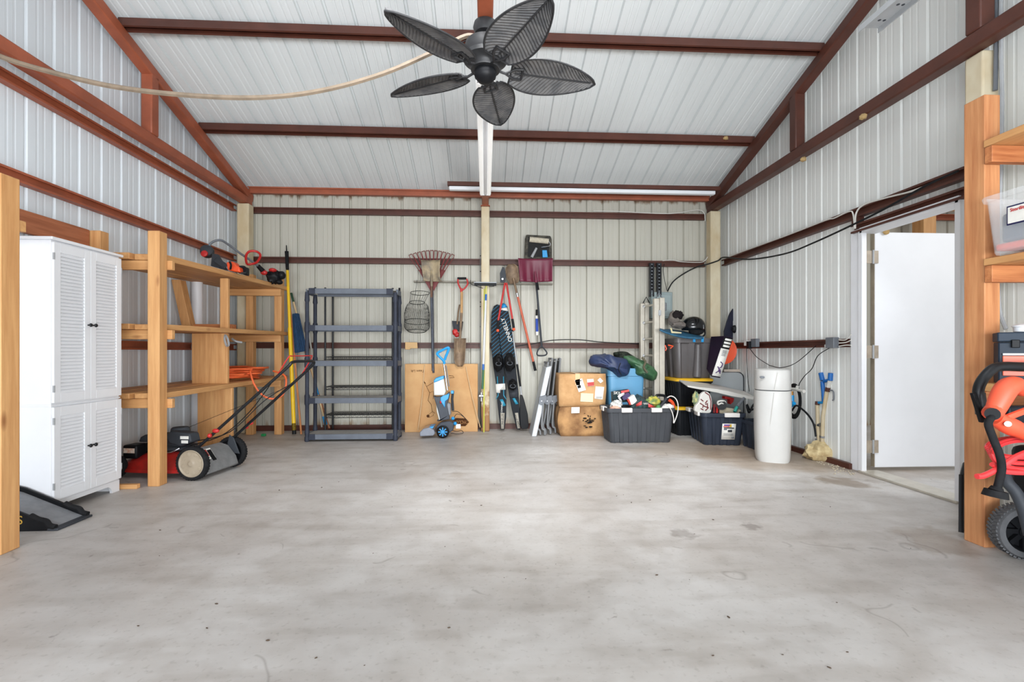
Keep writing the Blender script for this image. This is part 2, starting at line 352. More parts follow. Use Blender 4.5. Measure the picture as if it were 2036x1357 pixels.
# purlins
PG='roof purlins'
for y,nn in ((5.50,'middle roof purlin, first above the eave, spanning the room'),(4.34,'roof purlin crossing behind the ceiling fan, second from the eave'),(3.20,None),(2.05,None)):
    z=roofz(y)
    mb=cee(MB(),(-3.12,y,z+.0),(3.12,y,z+.0),.07,.085,(0,-.287,-.958))
    if nn: tag(mb.build('roof_purlin',M_rustd),'brown steel '+nn,'purlin',PG)
    else: tag(mb.build('roof_purlin',M_rustd),'brown steel roof purlin overhead nearer than the ceiling fan' if y>3 else 'brown steel roof purlin next to the ridge','purlin',PG)
mb=cee(MB(),(-3.1,YB-.07,3.17),(3.1,YB-.07,3.17),.085,.06,(0,-1,0)); tag(mb.build('eave_purlin',M_rust),'brown steel eave strut along the top of the back wall','purlin')
# long beam with white strip on the right half of the eave
t=thing('eave_beam','long brown beam with white strip under the eave, right of the centre column','beam',(-.45,6.05,3.08))
a=W(893,380,6.1); 
MB().box(-.47,3.0,6.04,6.10,3.115,3.165).build('beam',M_rustd,t,bevel=.004)
MB().box(-.45,2.94,6.05,6.12,3.065,3.112).build('strip',M_white,t,bevel=.01)
# trusses
TG='roof trusses'
def truss(x,label,xs,col):
    t=thing('roof_truss',label,'truss',(x,YB-.2,2.97),TG)
    cz=3.02
    MB().beam((x,YB-.05,cz),(x,-2.2,cz),.10,.10).build('chord',col,t,bevel=.012)
    y0,y1=YB-.02,RY
    MB().beam((x,y0,roofz(y0)-.13),(x,y1,roofz(y1)-.13),.10,.10).build('rafter',col,t,bevel=.012)
    MB().beam((x,y1,roofz(y1)-.13),(x,-2.2,roofz(-2.2)-.13),.10,.10).build('rafter',col,t,bevel=.012)
    for y in xs: MB().box(x-.05,x+.05,y-.05,y+.05,cz+.05,roofz(y)-.16).build('web_post',col,t,bevel=.01)
    return t
truss(-3.12,'red oxide steel roof truss against the left wall',(4.70,2.9,1.15),M_rust)
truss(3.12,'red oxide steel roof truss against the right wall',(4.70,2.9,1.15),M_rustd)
t=thing('roof_truss','red oxide steel roof truss over the middle of the room, carrying the fan','truss',(0.0,YB-.2,2.97),TG)
MB().box(-.045,.045,-2.2,6.45,2.98,3.07).build('chord',M_rust,t,bevel=.01)
MB().box(-.06,.06,6.38,6.46,2.972,2.979).build('end_plate',M_rust,t)
# columns
CG='cream steel columns'
def column(x0,x1,y0,y1,h,label): return tag(MB().box(x0,x1,y0,y1,0,h).build('steel_column',M_cream,bevel=.012),label,'column',CG)
column(-3.19,-3.04,6.42,6.56,2.965,'cream painted steel column in the back left corner')
column(-.055,.055,6.40,6.52,2.97,'cream painted steel column in the middle of the back wall, tools leaning on it')
column(3.05,3.19,6.42,6.56,2.965,'cream painted steel column with rust marks in the back right corner')
column(3.14,3.25,2.9,3.02,2.965,'cream painted steel column behind the right wooden post, beside the side door')
def rusty_cream():
    m=mat('rust_bitten_cream',(216,206,182),.6,0,0,3,(1,1,.5),(196,178,146)); nt=m.node_tree; N=nt.nodes; b=N['Principled BSDF']; rp=[n for n in N if n.type=='VALTORGB'][0]; tc=[n for n in N if n.type=='TEX_COORD'][0]
    sx=N.new('ShaderNodeSeparateXYZ'); nt.links.new(tc.outputs['Object'],sx.inputs[0]); mr=N.new('ShaderNodeMapRange'); mr.inputs['From Min'].default_value=1.1; mr.inputs['From Max'].default_value=.0; nt.links.new(sx.outputs[2],mr.inputs[0])
    nz=N.new('ShaderNodeTexNoise'); nz.inputs['Scale'].default_value=14; nz.inputs['Detail'].default_value=8; nt.links.new(tc.outputs['Object'],nz.inputs['Vector'])
    ad=N.new('ShaderNodeMath'); ad.operation='ADD'; nt.links.new(mr.outputs[0],ad.inputs[0]); nt.links.new(nz.outputs['Fac'],ad.inputs[1])
    r=N.new('ShaderNodeMapRange'); r.inputs['From Min'].default_value=1.0; r.inputs['From Max'].default_value=1.25; nt.links.new(ad.outputs[0],r.inputs[0])
    mx=N.new('ShaderNodeMix'); mx.data_type='RGBA'; mx.inputs[7].default_value=lin((150,108,66)); nt.links.new(r.outputs[0],mx.inputs[0]); nt.links.new(rp.outputs[0],mx.inputs[6]); nt.links.new(mx.outputs[2],b.inputs['Base Color']); return m
for o in list(C.objects):
    if o.name.startswith('steel_column') and 'middle' in o.get('label',''): o.data.materials[0]=rusty_cream()
# white downpipe on the left wall
mb=MB(); mb.cyl((-3.2,5.58,0),(-3.2,5.58,1.95),.055,n=24); tag(mb.build('downpipe',M_white),'white vertical pipe standing on the left wall behind the wooden shelves','pipe')
# ---- side door: frame (structure) and leaf
mb=MB()
mb.box(XR-.045,XR+.0,D1-.03,D1+.015,0,DT); mb.box(XR-.045,XR+.10,D0-.01,D0+.03,0,DT); mb.box(XR-.045,XR+.10,D0,D1,DT-.04,DT+.01)
mb.box(XR-.03,XR-.005,D1+.0,D1+.12,0,DT+.01)
struct(mb.build('trim_1',M_white,bevel=.004))
mb=MB(); mb.box(XR-.06,XR+.12,D0,D1,0,.018); struct(mb.build('trim_2',M_alu,bevel=.004))
t=thing('door_1','',"door",(XR+.10,4.09,0)); del t['label']; del t['category']; t['kind']='structure'
MB().box(XR+.11,XR+1.02,4.075,4.115,.035,2.10).build('door_leaf',M_white,t,bevel=.004)
M_hinge=mat('tarnished_hinge',(176,164,148),.5,.2,.2,14)
MB().box(XR+.104,XR+.1095,4.076,4.114,.04,2.09).build('door_edge',mat('weathered_edge',(158,146,128),.7,0,.2,8),t)
for z in (.22,1.05,1.88):
    h=MB().box(XR+.02,XR+.135,4.064,4.074,z-.055,z+.055).build('hinge',M_hinge,t); MB().cyl((XR+.085,4.062,z-.06),(XR+.085,4.062,z+.06),.008).build('hinge_pin',M_lgrey,h)
MB().ball(tuple(W(1762,461,4.06)),(.03,.012,.025),12,8,.3).build('mud_nest',mat('mud',(190,160,110),.9,0,.2,20),t)
# lean-to posts and beam seen through the doorway
t=thing('lean_to_post','wooden post with cross beam seen above the open door leaf','post',(6.02,6.35,0))
MB().box(5.92,6.10,6.25,6.43,0,3.02).build('post',WZ_,t,bevel=.004)
MB().box(3.4,9.8,6.2,6.45,3.02,3.2).build('beam',WX_,t,bevel=.004)
girt((3.4,YB-.03,2.97),(9.9,YB-.03,2.97),.078,(0,-1,0),'rusty girt seen above the open door leaf in the lean-to',m=M_rust)
# ================================================================ left side
t=thing('wooden_shelving','long rough timber shelving on the left wall holding string trimmer and orange hose','shelving',(-2.9,5.2,0))
def post(name,x0,x1,y0,y1,z0,z1,parent,m=WZ_,dx=0,dy=0):
    mb=MB(); mb.box(x0,x1,y0,y1,z0,z1); 
    for i in (4,5,6,7): mb.v[i]=mb.v[i]+Vector((dx,dy,0))
    return mb.build(name,m,parent,bevel=.005)
post('post',-2.625,-2.535,3.925,4.02,0,1.995,t); 
post('post',-3.20,-3.10,4.09,4.18,0,2.03,t)
post('post',-3.02,-2.93,6.30,6.39,0,2.03,t); post('post',-2.67,-2.58,6.30,6.39,0,1.98,t)
def shelf(z0,z1,th,planks,y0=3.98,xo=-2.56):
    n=len(planks)
    for i,(a,b,dz) in enumerate(planks):
        mb=MB(); mb.box(a,b,y0 if i else y0+.04,6.45,0,th)
        for k,v in enumerate(mb.v): v.z += z0+dz+(z1-z0)*(v.y-y0)/(6.45-y0)
        mb.build('shelf_board',WY_,t,bevel=.006)
shelf(1.78,1.845,.05,[(-2.79,-2.56,0),(-3.02,-2.80,.004),(-3.24,-3.03,.002)])
shelf(1.225,1.262,.045,[(-2.79,-2.56,0),(-3.02,-2.80,.003),(-3.24,-3.03,0)])
shelf(.675,.695,.045,[(-2.79,-2.56,0),(-3.02,-2.80,.002),(-3.24,-3.03,.004)])
for z in (1.705,1.15,.60):
    MB().box(-3.24,-2.50,4.022,4.06,z,z+.074).build('ledger',WX_,t,bevel=.004)
for z in (1.755,1.175,.61): MB().box(-3.2,-2.57,6.25,6.295,z,z+.085).build('ledger',WX_,t,bevel=.004)
# uprights between the shelves
post('upright',-2.68,-2.60,5.06,5.10,1.283,1.796,t,dx=.0)
post('upright',-3.12,-3.03,5.18,5.28,1.28,1.795,t,dx=-.11)
mb=MB(); mb.box(-2.95,-2.60,5.05,5.09,.727,1.238); lab(mb.build('upright',WZ_,t,bevel=.006),'wide plank upright under the middle shelf')
mb=MB(); mb.box(-2.90,-2.56,5.06,5.10,0,.684); lab(mb.build('upright',WZ_,t,bevel=.006),'wide plank upright reaching the floor')
# front rack near the camera
t=thing('wooden_rack','tall near timber post with back rail, left of the white cabinet','shelving',(-2.55,2.7,0))
post('post',-2.595,-2.492,2.64,2.745,0,1.975,t); 
MB().box(-3.215,-3.175,2.2,4.08,1.875,2.03).build('back_rail',RWY,t,bevel=.004)
MB().box(-3.18,-3.09,2.2,2.29,0,2.03).build('post',WZ_,t,bevel=.004)
MB().box(-3.17,-2.5,2.75,2.79,1.70,1.76).build('cross_rail',WX_,t,bevel=.004)
t2=MB(); t2.tube(smooth_path([WX(5,338,-2.5)+Vector((0,0,0)),WX(13,336,-2.5),WX(13,350,-2.5)],4),.004,6)
# boards lying under the lowest shelf
t=MB(); t.box(-3.16,-3.02,4.02,4.06,0,.42); tag(t.build('plank',WZ_,bevel=.004),'grey-brown timber offcut standing on end behind the mower engine','plank')
t=MB(); t.box(-3.1,-2.66,3.86,3.90,0,.035); tag(t.build('plank',WX_,bevel=.004),'thin board lying on the floor under the red mower deck','plank')
# ---------------- louvred cabinet
t=thing('louvred_cabinet','tall white two-tier cabinet with louvred doors beside the near timber post','cabinet',(-2.95,3.54,0))
cx0,cx1,cy0,cy1=-3.16,-2.765,3.245,3.83
mb=MB(); mb.box(cx0,cx1,cy0+.004,cy1-.004,.085,.703); mb.box(cx0,cx1,cy0+.004,cy1-.004,.709,1.765); mb.build('body',M_white,t,bevel=.003)
MB().box(cx0-.01,cx1+.022,cy0-.012,cy1+.012,1.765,1.785).build('top',M_white,t,bevel=.004); MB().box(cx0,cx1+.006,cy0-.002,cy1+.002,.700,.712).build('middle_board',M_white,t,bevel=.002)
def plinth():
    mb=MB(frame((cx1,cy0,0),(0,0,1),(1,0,0)))  # local x = +y world
    w=cy1-cy0; r=.055
    arc=[(w-.07-r+r*math.sin(a),r*math.cos(a)-.0) for a in [i*math.pi/12 for i in range(7)]]
    arl=[(.07+r-r*math.sin(a),r*math.cos(a)) for a in [i*math.pi/12 for i in range(6,-1,-1)]]
    mb.prism([(0,0),(.07,0)]+arl+arc+[(w-.07,0),(w,0),(w,.085),(0,.085)],-.018,0.0)
    mb.build('plinth',M_white,t)
    MB().box(cx0,cx1-.02,cy0,cy0+.018,0,.085).build('side_panel',M_white,t); MB().box(cx0,cx1-.02,cy1-.018,cy1,0,.085).build('side_panel',M_white,t)
plinth()
def louvre_door(y0,y1,z0,z1,hy,hz,mid=False):
    x=cx1+.001; st_=.048; mb=MB()
    mb.box(x,x+.018,y0,y0+st_,z0,z1); mb.box(x,x+.018,y1-st_,y1,z0,z1); mb.box(x,x+.018,y0+st_,y1-st_,z1-.06,z1); mb.box(x,x+.018,y0+st_,y1-st_,z0,z0+.06)
    d=mb.build('door',M_white,t,bevel=.0015)
    mb=MB(); n=int((z1-z0-.12)/.0225); p=(z1-z0-.12)/n
    for i in range(n):
        z=z0+.06+i*p
        mb.add([(x+.002,y0+st_,z+p*1.15),(x+.002,y1-st_,z+p*1.15),(x+.015,y1-st_,z),(x+.015,y0+st_,z),(x+.006,y0+st_,z+p*1.15),(x+.006,y1-st_,z+p*1.15),(x+.018,y1-st_,z+.001),(x+.018,y0+st_,z+.001)],
               [(3,2,1,0),(4,5,6,7),(0,1,5,4),(2,3,7,6),(1,2,6,5),(3,0,4,7)])
    mb.box(x,x+.002,y0+st_,y1-st_,z0+.06,z1-.06)
    mb.build('louvre_panel',M_white,d,flat=True)
    k=MB(); k.cyl((x+.018,hy,hz),(x+.030,hy,hz),.005); k.ball((x+.038,hy,hz),(.009,.013,.013),12,8); k.build('knob',M_blackm,d)
    for z in (z0+.09,z1-.09):
        h=MB(); h.box(x+.010,x+.021,(y0-.002 if hy>(y0+y1)/2 else y1-.002),(y0+.004 if hy>(y0+y1)/2 else y1+.004),z-.022,z+.022); h.build('hinge',M_lgrey,d)
ym=(cy0+cy1)/2
for (z0,z1,hz) in ((.722,1.752,1.235),(.097,.695,.40)):
    louvre_door(cy0+.006,ym-.0015,z0,z1,ym-.022,hz); louvre_door(ym+.0015,cy1-.006,z0,z1,ym+.022,hz)
# ---------------- drive-on ramp
t=thing('car_ramp','black drive-on car ramp on the floor in front of the white cabinet','ramp',(-2.8,3.12,0))
ry0,ry1=2.985,3.235
prof=[(-2.535,0),(-2.535,.018),(-2.60,.045),(-2.90,.175),(-3.02,.205),(-3.26,.205),(-3.26,0)]
def rampside(y0,y1,extra):
    mb=MB(); pts=[(x,z+(extra if 0<z else 0)) for x,z in prof]; k=len(pts)
    mb.add([(x,y0,z) for x,z in pts]+[(x,y1,z) for x,z in pts],[tuple(range(k)),tuple(range(2*k-1,k-1,-1))]+[(i,(i+1)%k,k+(i+1)%k,k+i) for i in range(k)]); return mb
rampside(ry0+.02,ry1-.02,-.008).build('tread_plate',mat('worn_grey_steel',(150,152,156),.6,.1,.2,14),t)
for y0,y1 in ((ry0,ry0+.018),(ry1-.018,ry1)): rampside(y0,y1,.018).build('side_rail',M_black,t,bevel=.004)
mb=MB(); mb.box(-2.56,-2.50,ry0-.003,ry1+.003,0,.014); mb.build('nose_strip',M_dgrey,t,bevel=.004)
for y in (ry0+.009,ry1-.009):
    mb=MB(); mb.tube(smooth_path([(-2.52,y,.02),(-2.555,y,.03),(-2.575,y,.055),(-2.62,y,.068),(-2.66,y,.09)],4),.016,8); mb.build('grip_edge',M_rubber,t)
tx=text('RAMPS',frame((-2.80,ry0-.0015,.065),(0,0,1),(0,-1,0)),.07,mat('gold_ink',(196,160,70),.6),t)
# ---------------- lawn mower
M_deck=mat('red_mower_paint',(186,44,42),.35,0,.3,7,col2=(150,46,40)); M_hub=mat('tan_hub_plastic',(172,160,142),.55,0,.1,14)
M_dust=mat('dusty_grey_plastic',(136,136,136),.65,0,.2,14)
rz=math.atan2(.16,-.987)
t=thing('lawn_mower','red push lawn mower with tan-hubbed wheel parked under the wooden shelving','lawn mower',(-2.345,4.33,0),rz=rz)
O=Matrix.Translation(Vector(t.location))     # build() subtracts the root location
def mm(): return MB(O.copy())
def loopE(cx,cz,l,w,z,n=32,e=3.2,fx=1): 
    o=[]
    for i in range(n):
        a=2*math.pi*i/n; c,s_=math.cos(a),math.sin(a)
        o.append((cx+l*math.copysign(abs(c)**(2/e),c), w*math.copysign(abs(s_)**(2/e),s_), z))
    return o
mb=mm(); mb.ring_loops([loopE(.40,0,.40,.245,.05),loopE(.40,0,.395,.243,.075),loopE(.385,0,.38,.235,.08),loopE(.37,0,.36,.225,.12),loopE(.34,0,.29,.19,.155),loopE(.32,0,.22,.16,.19),loopE(.32,0,.19,.14,.20)])
mb.build('deck',M_deck,t)
def wheel(x,y,r,wd,hubm,spoke,out):
    mb=mm(); M=Matrix.Translation((x,y,r))@Matrix.Rotation(-math.pi/2*out,4,'X')   # local z -> outward
    k=wd/2; mb.lathe([(r*.74,-k),(r*.93,-k),(r*.99,-k*.6),(r,0),(r*.99,k*.6),(r*.93,k),(r*.80,k),(r*.78,k*.7),(r*.74,k*.7)],40,M,ring=True)
    n=36
    for i in range(n):
        a=2*math.pi*i/n; T=M@Matrix.Rotation(a,4,'Z')
        mb.box(r*.965,r*1.0,-.004,.004,-k*.75,k*.75,T)
    w=mb.build('wheel',M_rubber,t)
    hb=mm(); hb.lathe([(r*.74,-k*.9),(r*.77,k*.2),(r*.80,k*.92),(r*.76,k*1.04),(r*.72,k*.80),(r*.64,k*.72),(r*.3,k*.82),(r*.16,k*.95),(r*.13,k*1.12),(.001,k*1.12)] if not spoke else [(r*.77,-k*.9),(r*.78,k*.8),(r*.72,k*.8),(r*.70,-k*.5),(.001,-k*.5)],32,M)
    if spoke:
        for i in range(9):
            T=M@Matrix.Rotation(2*math.pi*i/9,4,'Z'); hb.box(.02,r*.72,-.004,.004,-k*.4,-k*.1,T)
        hb.lathe([(.03,-k*.5),(.03,k*.2),(.001,k*.2)],16,M)
    else:
        for i in range(8):
            T=M@Matrix.Rotation(2*math.pi*i/8+.3,4,'Z'); hb.lathe([(r*.12,k*.6),(r*.105,k*.88),(r*.05,k*.93),(.001,k*.93)],14,T@Matrix.Translation((r*.56,0,0)))
    hb.build('hub',hubm,w)
wheel(0,.235,.14,.05,M_hub,False,1); wheel(0,-.235,.14,.05,M_black,True,1)
wheel(.70,.225,.095,.045,M_hub,False,1); wheel(.70,-.225,.095,.045,M_hub,False,-1)
mb=mm(); mb.cyl((0,-.23,.14),(0,.23,.14),.008); mb.cyl((.70,-.22,.095),(.70,.22,.095),.008); mb.build('axle',M_lgrey,t)
# rear chute and flap
mb=mm(); mb.ring_loops([[(x,y,z) for (x,z) in ((.12,.05),(-.07,.03),(-.10,.045),(-.075,.12),(-.0,.21),(.08,.235),(.14,.20))] for y in (-.19,.19)]); mb.build('rear_flap',M_dust,t,bevel=.01)
mb=mm(); M,_=LF((-.088,.09,.085),(-.0,.09,.212),(-.8,0,.6)); mb.box(-.06,.05,.03,.17,.0,.006,M); l=mb.build('warning_label',M_paper,t)
mb=mm(); mb.box(-.055,-.005,.10,.165,.006,.008,M); lab(mb.build('warning_mark',M_red,l),'red patch on the warning label'); mb=mm(); mb.box(.0,.045,.05,.155,.006,.008,M); mb.build('warning_picture',M_black,l)
# engine
mb=mm(); mb.lathe([(.11,.20),(.13,.215),(.13,.235),(.10,.25),(.095,.27),(.10,.30),(.105,.33),(.09,.345),(.075,.35),(.07,.385),(.06,.395),(.001,.395)],28,Matrix.Translation((.31,0,0))); mb.build('engine',M_dgrey,t)
mb=mm(); mb.ring_loops([[(x,y,z) for x,z in ((.10,.29),(.12,.36),(.30,.38),(.34,.33),(.30,.27),(.20,.25))] for y in (.02,.13)]); e=mb.build('engine_shroud',M_dgrey,t,bevel=.012)
mb=mm(); mb.box(.125,.20,.131,.134,.315,.34); mb.box(.13,.19,.131,.134,.28,.305); mb.build('engine_label',M_paper,e)
mb=mm(); mb.box(.55,.68,.06,.19,.15,.265); a=mb.build('air_filter_box',M_black,t,bevel=.015); mb=mm(); mb.box(.565,.665,.191,.193,.20,.24); lab(mb.build('filter_label',mat('orange_white_label',(216,168,140),.7,0,0,60,(1,1,1),(232,222,210)),a),'orange and white service label')
mb=mm(); mb.ring_loops([[(x,y,z) for x,z in ((.46,.27),(.64,.27),(.62,.315),(.58,.335),(.46,.335))] for y in (-.08,.08)]); mb.build('fuel_tank',M_dgrey,t,bevel=.012)
mb=mm(); mb.box(.42,.56,-.05,.10,.20,.27); mb.build('carburettor',M_blackm,t,bevel=.01)
mb=mm(); mb.tube(smooth_path([(.2,.14,.24),(.26,.17,.21),(.36,.165,.215),(.44,.13,.24)],5),.006,6); mb.build('control_rod',M_chrome,t)
# handle
hp=lambda y:[(.07,y,.19),(-.02,y,.25),(-.30,y*.97,.50),(-.80,y*.86,.93),(-.84,y*.80,.96)]
HB=lambda f,y: (.05-.88*f, y, .20+.76*f)
mb=mm(); pts=[HB(0,.215),HB(.3,.205),HB(.6,.20),HB(.94,.19),(-.815,.16,.965),(-.825,0,.97),(-.815,-.16,.965),HB(.94,-.19),HB(.6,-.2),HB(.3,-.205),HB(0,-.215)]
h=mb.tube(smooth_path(pts,5),.0125,10).build('handle',M_blackm,t)
for y in (.206,-.206):
    mb=mm(); mb.ball(HB(.27,y*1.06),(.03,.018,.018),12,8); mb.ball(HB(.22,y*1.12),(.018,.018,.018),10,8); lab(mb.build('handle_knob',M_red,h),'red clamp knob')
mb=mm(); mb.tube(smooth_path([HB(.84,.19),(-.79,.185,1.0),(-.80,.14,1.015),(-.80,0,1.015),(-.80,-.14,1.015),(-.79,-.185,1.0),HB(.84,-.19)],6),.005,6); lab(mb.build('bail_bar',M_red,h),'red bail bar')
mb=mm(); mb.tube(smooth_path([HB(.75,-.18),(-.40,-.10,.62),(-.15,.0,.36),(.15,.05,.28)],6),.004,6); mb.tube(smooth_path([HB(.8,.18),(-.45,.17,.56),(-.2,.16,.36),(.12,.12,.26)],6),.004,6); mb.build('cable',M_black,t)
mb=mm(); mb.tube([(.25,-.02,.39),HB(.72,-.21)],.002,5); mb.build('starter_rope',M_black,t)
mm().ring_loops([[(x,y,z) for x,z in ((-.10,.13),(.03,.14),(.0,.30),(-.045,.27))] for y in (-.205,-.193)]).build('handle_bracket',M_dgrey,t,bevel=.004); mm().ring_loops([[(x,y,z) for x,z in ((-.06,.16),(.05,.16),(.05,.27),(-.0,.28))] for y in (.193,.205)]).build('handle_bracket',M_dgrey,t,bevel=.004)
# ---------------- string trimmer on the top shelf
t=thing('string_trimmer','curved-shaft string trimmer with red loop handle on the top wooden shelf','trimmer',(-2.8,5.6,1.85))
c3=lambda x,y,Y: W(x/2.95+340,y/2.95+440,Y)
mb=MB(); sp=smooth_path([c3(215,160,5.35),c3(240,125,5.36),c3(290,112,5.4),c3(340,140,5.5),c3(400,185,5.6),c3(480,240,5.75),c3(560,305,5.9)],6); mb.tube(sp,.0125,10); mb.build('shaft',M_grey,t)
mb=MB(); p=c3(212,178,5.34); mb.lathe([(.03,-.05),(.06,-.045),(.068,0),(.06,.035),(.04,.05)],24,Matrix.Translation(p)@Matrix.Rotation(1.35,4,'X')@Matrix.Rotation(.35,4,'Y')); h=mb.build('trimmer_head',M_dgrey,t)
mb=MB(); mb.lathe([(.035,0),(.034,.012),(.02,.02),(.001,.02)],20,Matrix.Translation(c3(197,192,5.27))@Matrix.Rotation(1.35,4,'X')); lab(mb.build('line_cap',M_red,h),'red line cap')
mb=MB(); mb.wp([(x/2.95+340,y/2.95+440) for x,y in ((240,190),(275,195),(330,290),(300,282),(232,262))],5.28,.03); mb.build('guard',M_dgrey,t,bevel=.004)
mb=MB(); mb.tube(smooth_path([c3(445,250,5.66),c3(440,205,5.6),c3(460,178,5.58),c3(500,178,5.6),c3(524,200,5.66),c3(505,240,5.7),c3(470,252,5.7)],6,True),.013,10,True); lab(mb.build('loop_handle',M_red,t),'red plastic loop handle')
mb=MB(); mb.tube([c3(510,262,5.8),c3(550,305,5.88)],[.024,.03],12); mb.build('grip',M_black,t)
mb=MB(); p=c3(605,325,5.98); mb.ball(p,(.085,.08,.085),16,12,.35,4,2); mb.ball(c3(648,318,5.98),(.05,.05,.05),12,10,.1); mb.ball(c3(635,358,5.95),(.04,.05,.03),12,8); mb.build('engine',M_black,t)
mb=MB(); mb.ball(c3(597,288,5.93),(.045,.05,.025),12,8,.1); mb.ball(c3(545,302,5.86),(.04,.03,.03),12,8); lab(mb.build('engine_cover',M_red,t),'red engine cover')
# ---------------- chainsaw
t=thing('chainsaw','small orange chainsaw lying on the top wooden shelf under the trimmer shaft','chainsaw',(-2.75,5.1,1.84))
mb=MB(); pts=[(x/2.95+340,y/2.95+440) for x,y in ((322,240),(360,235),(385,262),(400,268),(405,300),(330,287))]; mb.wp(pts,5.05,.11); mb.build('body',M_orange,t,bevel=.012)
mb=MB(); mb.wp([(x/2.95+340,y/2.95+440) for x,y in ((365,245),(400,262),(440,268),(440,318),(400,306),(355,290))],5.12,.08); mb.build('rear_housing',M_black,t,bevel=.012)
mb=MB(); mb.tube(smooth_path([c3(400,268,5.08),c3(432,270,5.1),c3(440,300,5.1),c3(410,306,5.08)],5),.011,8); mb.build('rear_handle',M_black,t)
mb=MB(); mb.tube(smooth_path([c3(345,240,5.02),c3(352,258,4.98),c3(348,282,5.0)],5),.010,8); mb.build('front_handle',M_black,t)
mb=MB(); mb.beam(c3(325,268,5.10),c3(262,225,5.14),.055,.01,(0,-1,.2)); mb.build('guide_bar',M_dgrey,t,bevel=.003)
# ---------------- orange hose coil on low shelf
t=MB(); rnd=random.Random(4)
pts=[]
for k in range(11):
    cx=-2.84+rnd.uniform(-.05,.05); cy=5.72+rnd.uniform(-.12,.12); rx=.25-.004*k+rnd.uniform(-.04,.02); ry=.44+rnd.uniform(-.10,.06); z=.742+.0145*k*.7
    for j in range(12):
        a=2*math.pi*j/12; rx=.23+rnd.uniform(-.05,.03); ry=.42+rnd.uniform(-.10,.08)
        pts.append((cx+rx*math.cos(a),cy+ry*math.sin(a),z+rnd.uniform(-.004,.028)+j*.0008))
# tail loop hanging over the front edge
tail=[c3(465,880,5.55),c3(480,940,5.5),c3(515,1000,5.5),c3(560,1035,5.52),c3(610,1042,5.55),c3(655,1020,5.6),c3(675,960,5.66),c3(665,905,5.72),c3(600,880,5.8)]
t.tube(smooth_path(pts,3)+smooth_path(tail,4),.0105,8)
tag(t.build('extension_hose',mat('orange_vinyl',(236,120,70),.45,0,.06,8)),'tangled orange cord coiled on the lowest wooden shelf, loop hanging down','hose')
# carabiner bunch hanging on the plank
mb=MB()
for dx,dy in ((0,0),(4,3),(-3,5)): mb.tube(smooth_path([c3(318+dx,665+dy,5.0),c3(333+dx,690+dy,5.0),c3(338+dx,725+dy,5.0),c3(326+dx,728+dy,5.0),c3(314+dx,690+dy,5.0)],4,True),.004,6,True)
tag(mb.build('metal_clip',M_lgrey),'bunch of small metal clips hanging on the wide shelf plank','clip')
# small items on middle shelf
mb=MB(); mb.box(-3.16,-2.66,5.24,5.35,1.28,1.34); tag(mb.build('timber_offcut',RWX,bevel=.004),'reddish timber offcut lying on the middle wooden shelf','plank')
mb=MB(); mb.box(-3.06,-2.9,5.60,5.68,1.285,1.305); 
mb=MB(); mb.box(-2.78,-2.73,6.18,6.22,0,.03); tag(mb.build('sponge_block',mat('green_foam',(40,150,90),.8),bevel=.006),'tiny green block on the floor between the back shelf posts','block')
# small black and white tubes lying on the rail under middle shelf
mb=MB(); mb.tube(smooth_path([c3(358,690,5.3),c3(380,705,5.3),c3(415,712,5.34)],5),.012,8); tag(mb.build('pipe_offcut',M_lgrey),'grey curved tube stub seen under the middle shelf beside the clips','pipe')
# ---------------- poles leaning in the back-left corner
c4=lambda x,y,Y: W(x/3.2316+580,y/3.2316+480,Y)
LG='poles leaning in the back left corner'
t=thing('telescopic_pole','yellow telescopic pole with black foot and tip leaning on the back wall','pole',tuple(W(585,865,6.14)*1),LG)
a=W(585,864,6.17); b=W(569.5,488,6.52); d=b-a
mb=MB(); mb.tube([a+d*.02,a+d*.55],.024,14); mb.tube([a+d*.55,a+d*.86],.018,14); mb.build('tube',M_yellow,t)
mb=MB(); mb.tube([a,a+d*.055],.024,14); mb.build('foot',M_black,t); mb=MB(); mb.tube([a+d*.865,a+d*.965],[.02,.024],14); mb.tube([a+d*.965,a+d],[.009,.006],10); mb.build('tip',M_black,t)
mb=MB(); mb.tube([W(599,864,6.2),W(575,590,6.50)],.0125,10); tag(mb.build('broom_handle',mat('tan_wood',(206,140,90),.6,0,.15,6)),'plain tan wooden handle leaning just right of the yellow pole','pole',LG)
t=thing('dust_mop','long-handled dust mop with shaggy blue head leaning upside down','mop',tuple(W(650,850,6.25)),LG)
a=W(648,845,6.28); b=W(579,583,6.54); d=b-a
mb=MB(); mb.tube([a,b],.011,10); mb.build('handle',mat('pale_wood',(216,190,150),.6,0,.1,6),t)
mb=MB(); mb.tube([a+d*.22,a+d*.29],.016,10); lab(mb.build('joint_sleeve',M_blue,t),'blue sleeve'); mb=MB(); mb.tube([a+d*.0,a+d*.06],.022,10); lab(mb.build('end_cap',M_blue,t),'blue end cap'); mb=MB(); mb.tube([a+d*.93,a+d],.014,10); lab(mb.build('tip',mat('dark_green',(60,90,70),.6),t),'dark green tip')
M_mop=mat('blue_mop_yarn',(58,92,128),.95,0,.35,30,(3,3,.4),bump=.8)
mb=MB(); Mf,L=LF(W(598,700,6.33),W(588,625,6.42)); q=L/2
mb.grid(lambda u,v:tuple(Mf@Vector(((u-.5)*(.155-.075*v),v*L,.035*math.sin(math.pi*min(1,max(0,u)))**.5+.012*math.sin(u*40)))),20,8); mb.grid(lambda u,v:tuple(Mf@Vector(((.5-u)*(.155-.075*v),v*L,-.012))),2,2); mb.build('mop_head',M_mop,t)
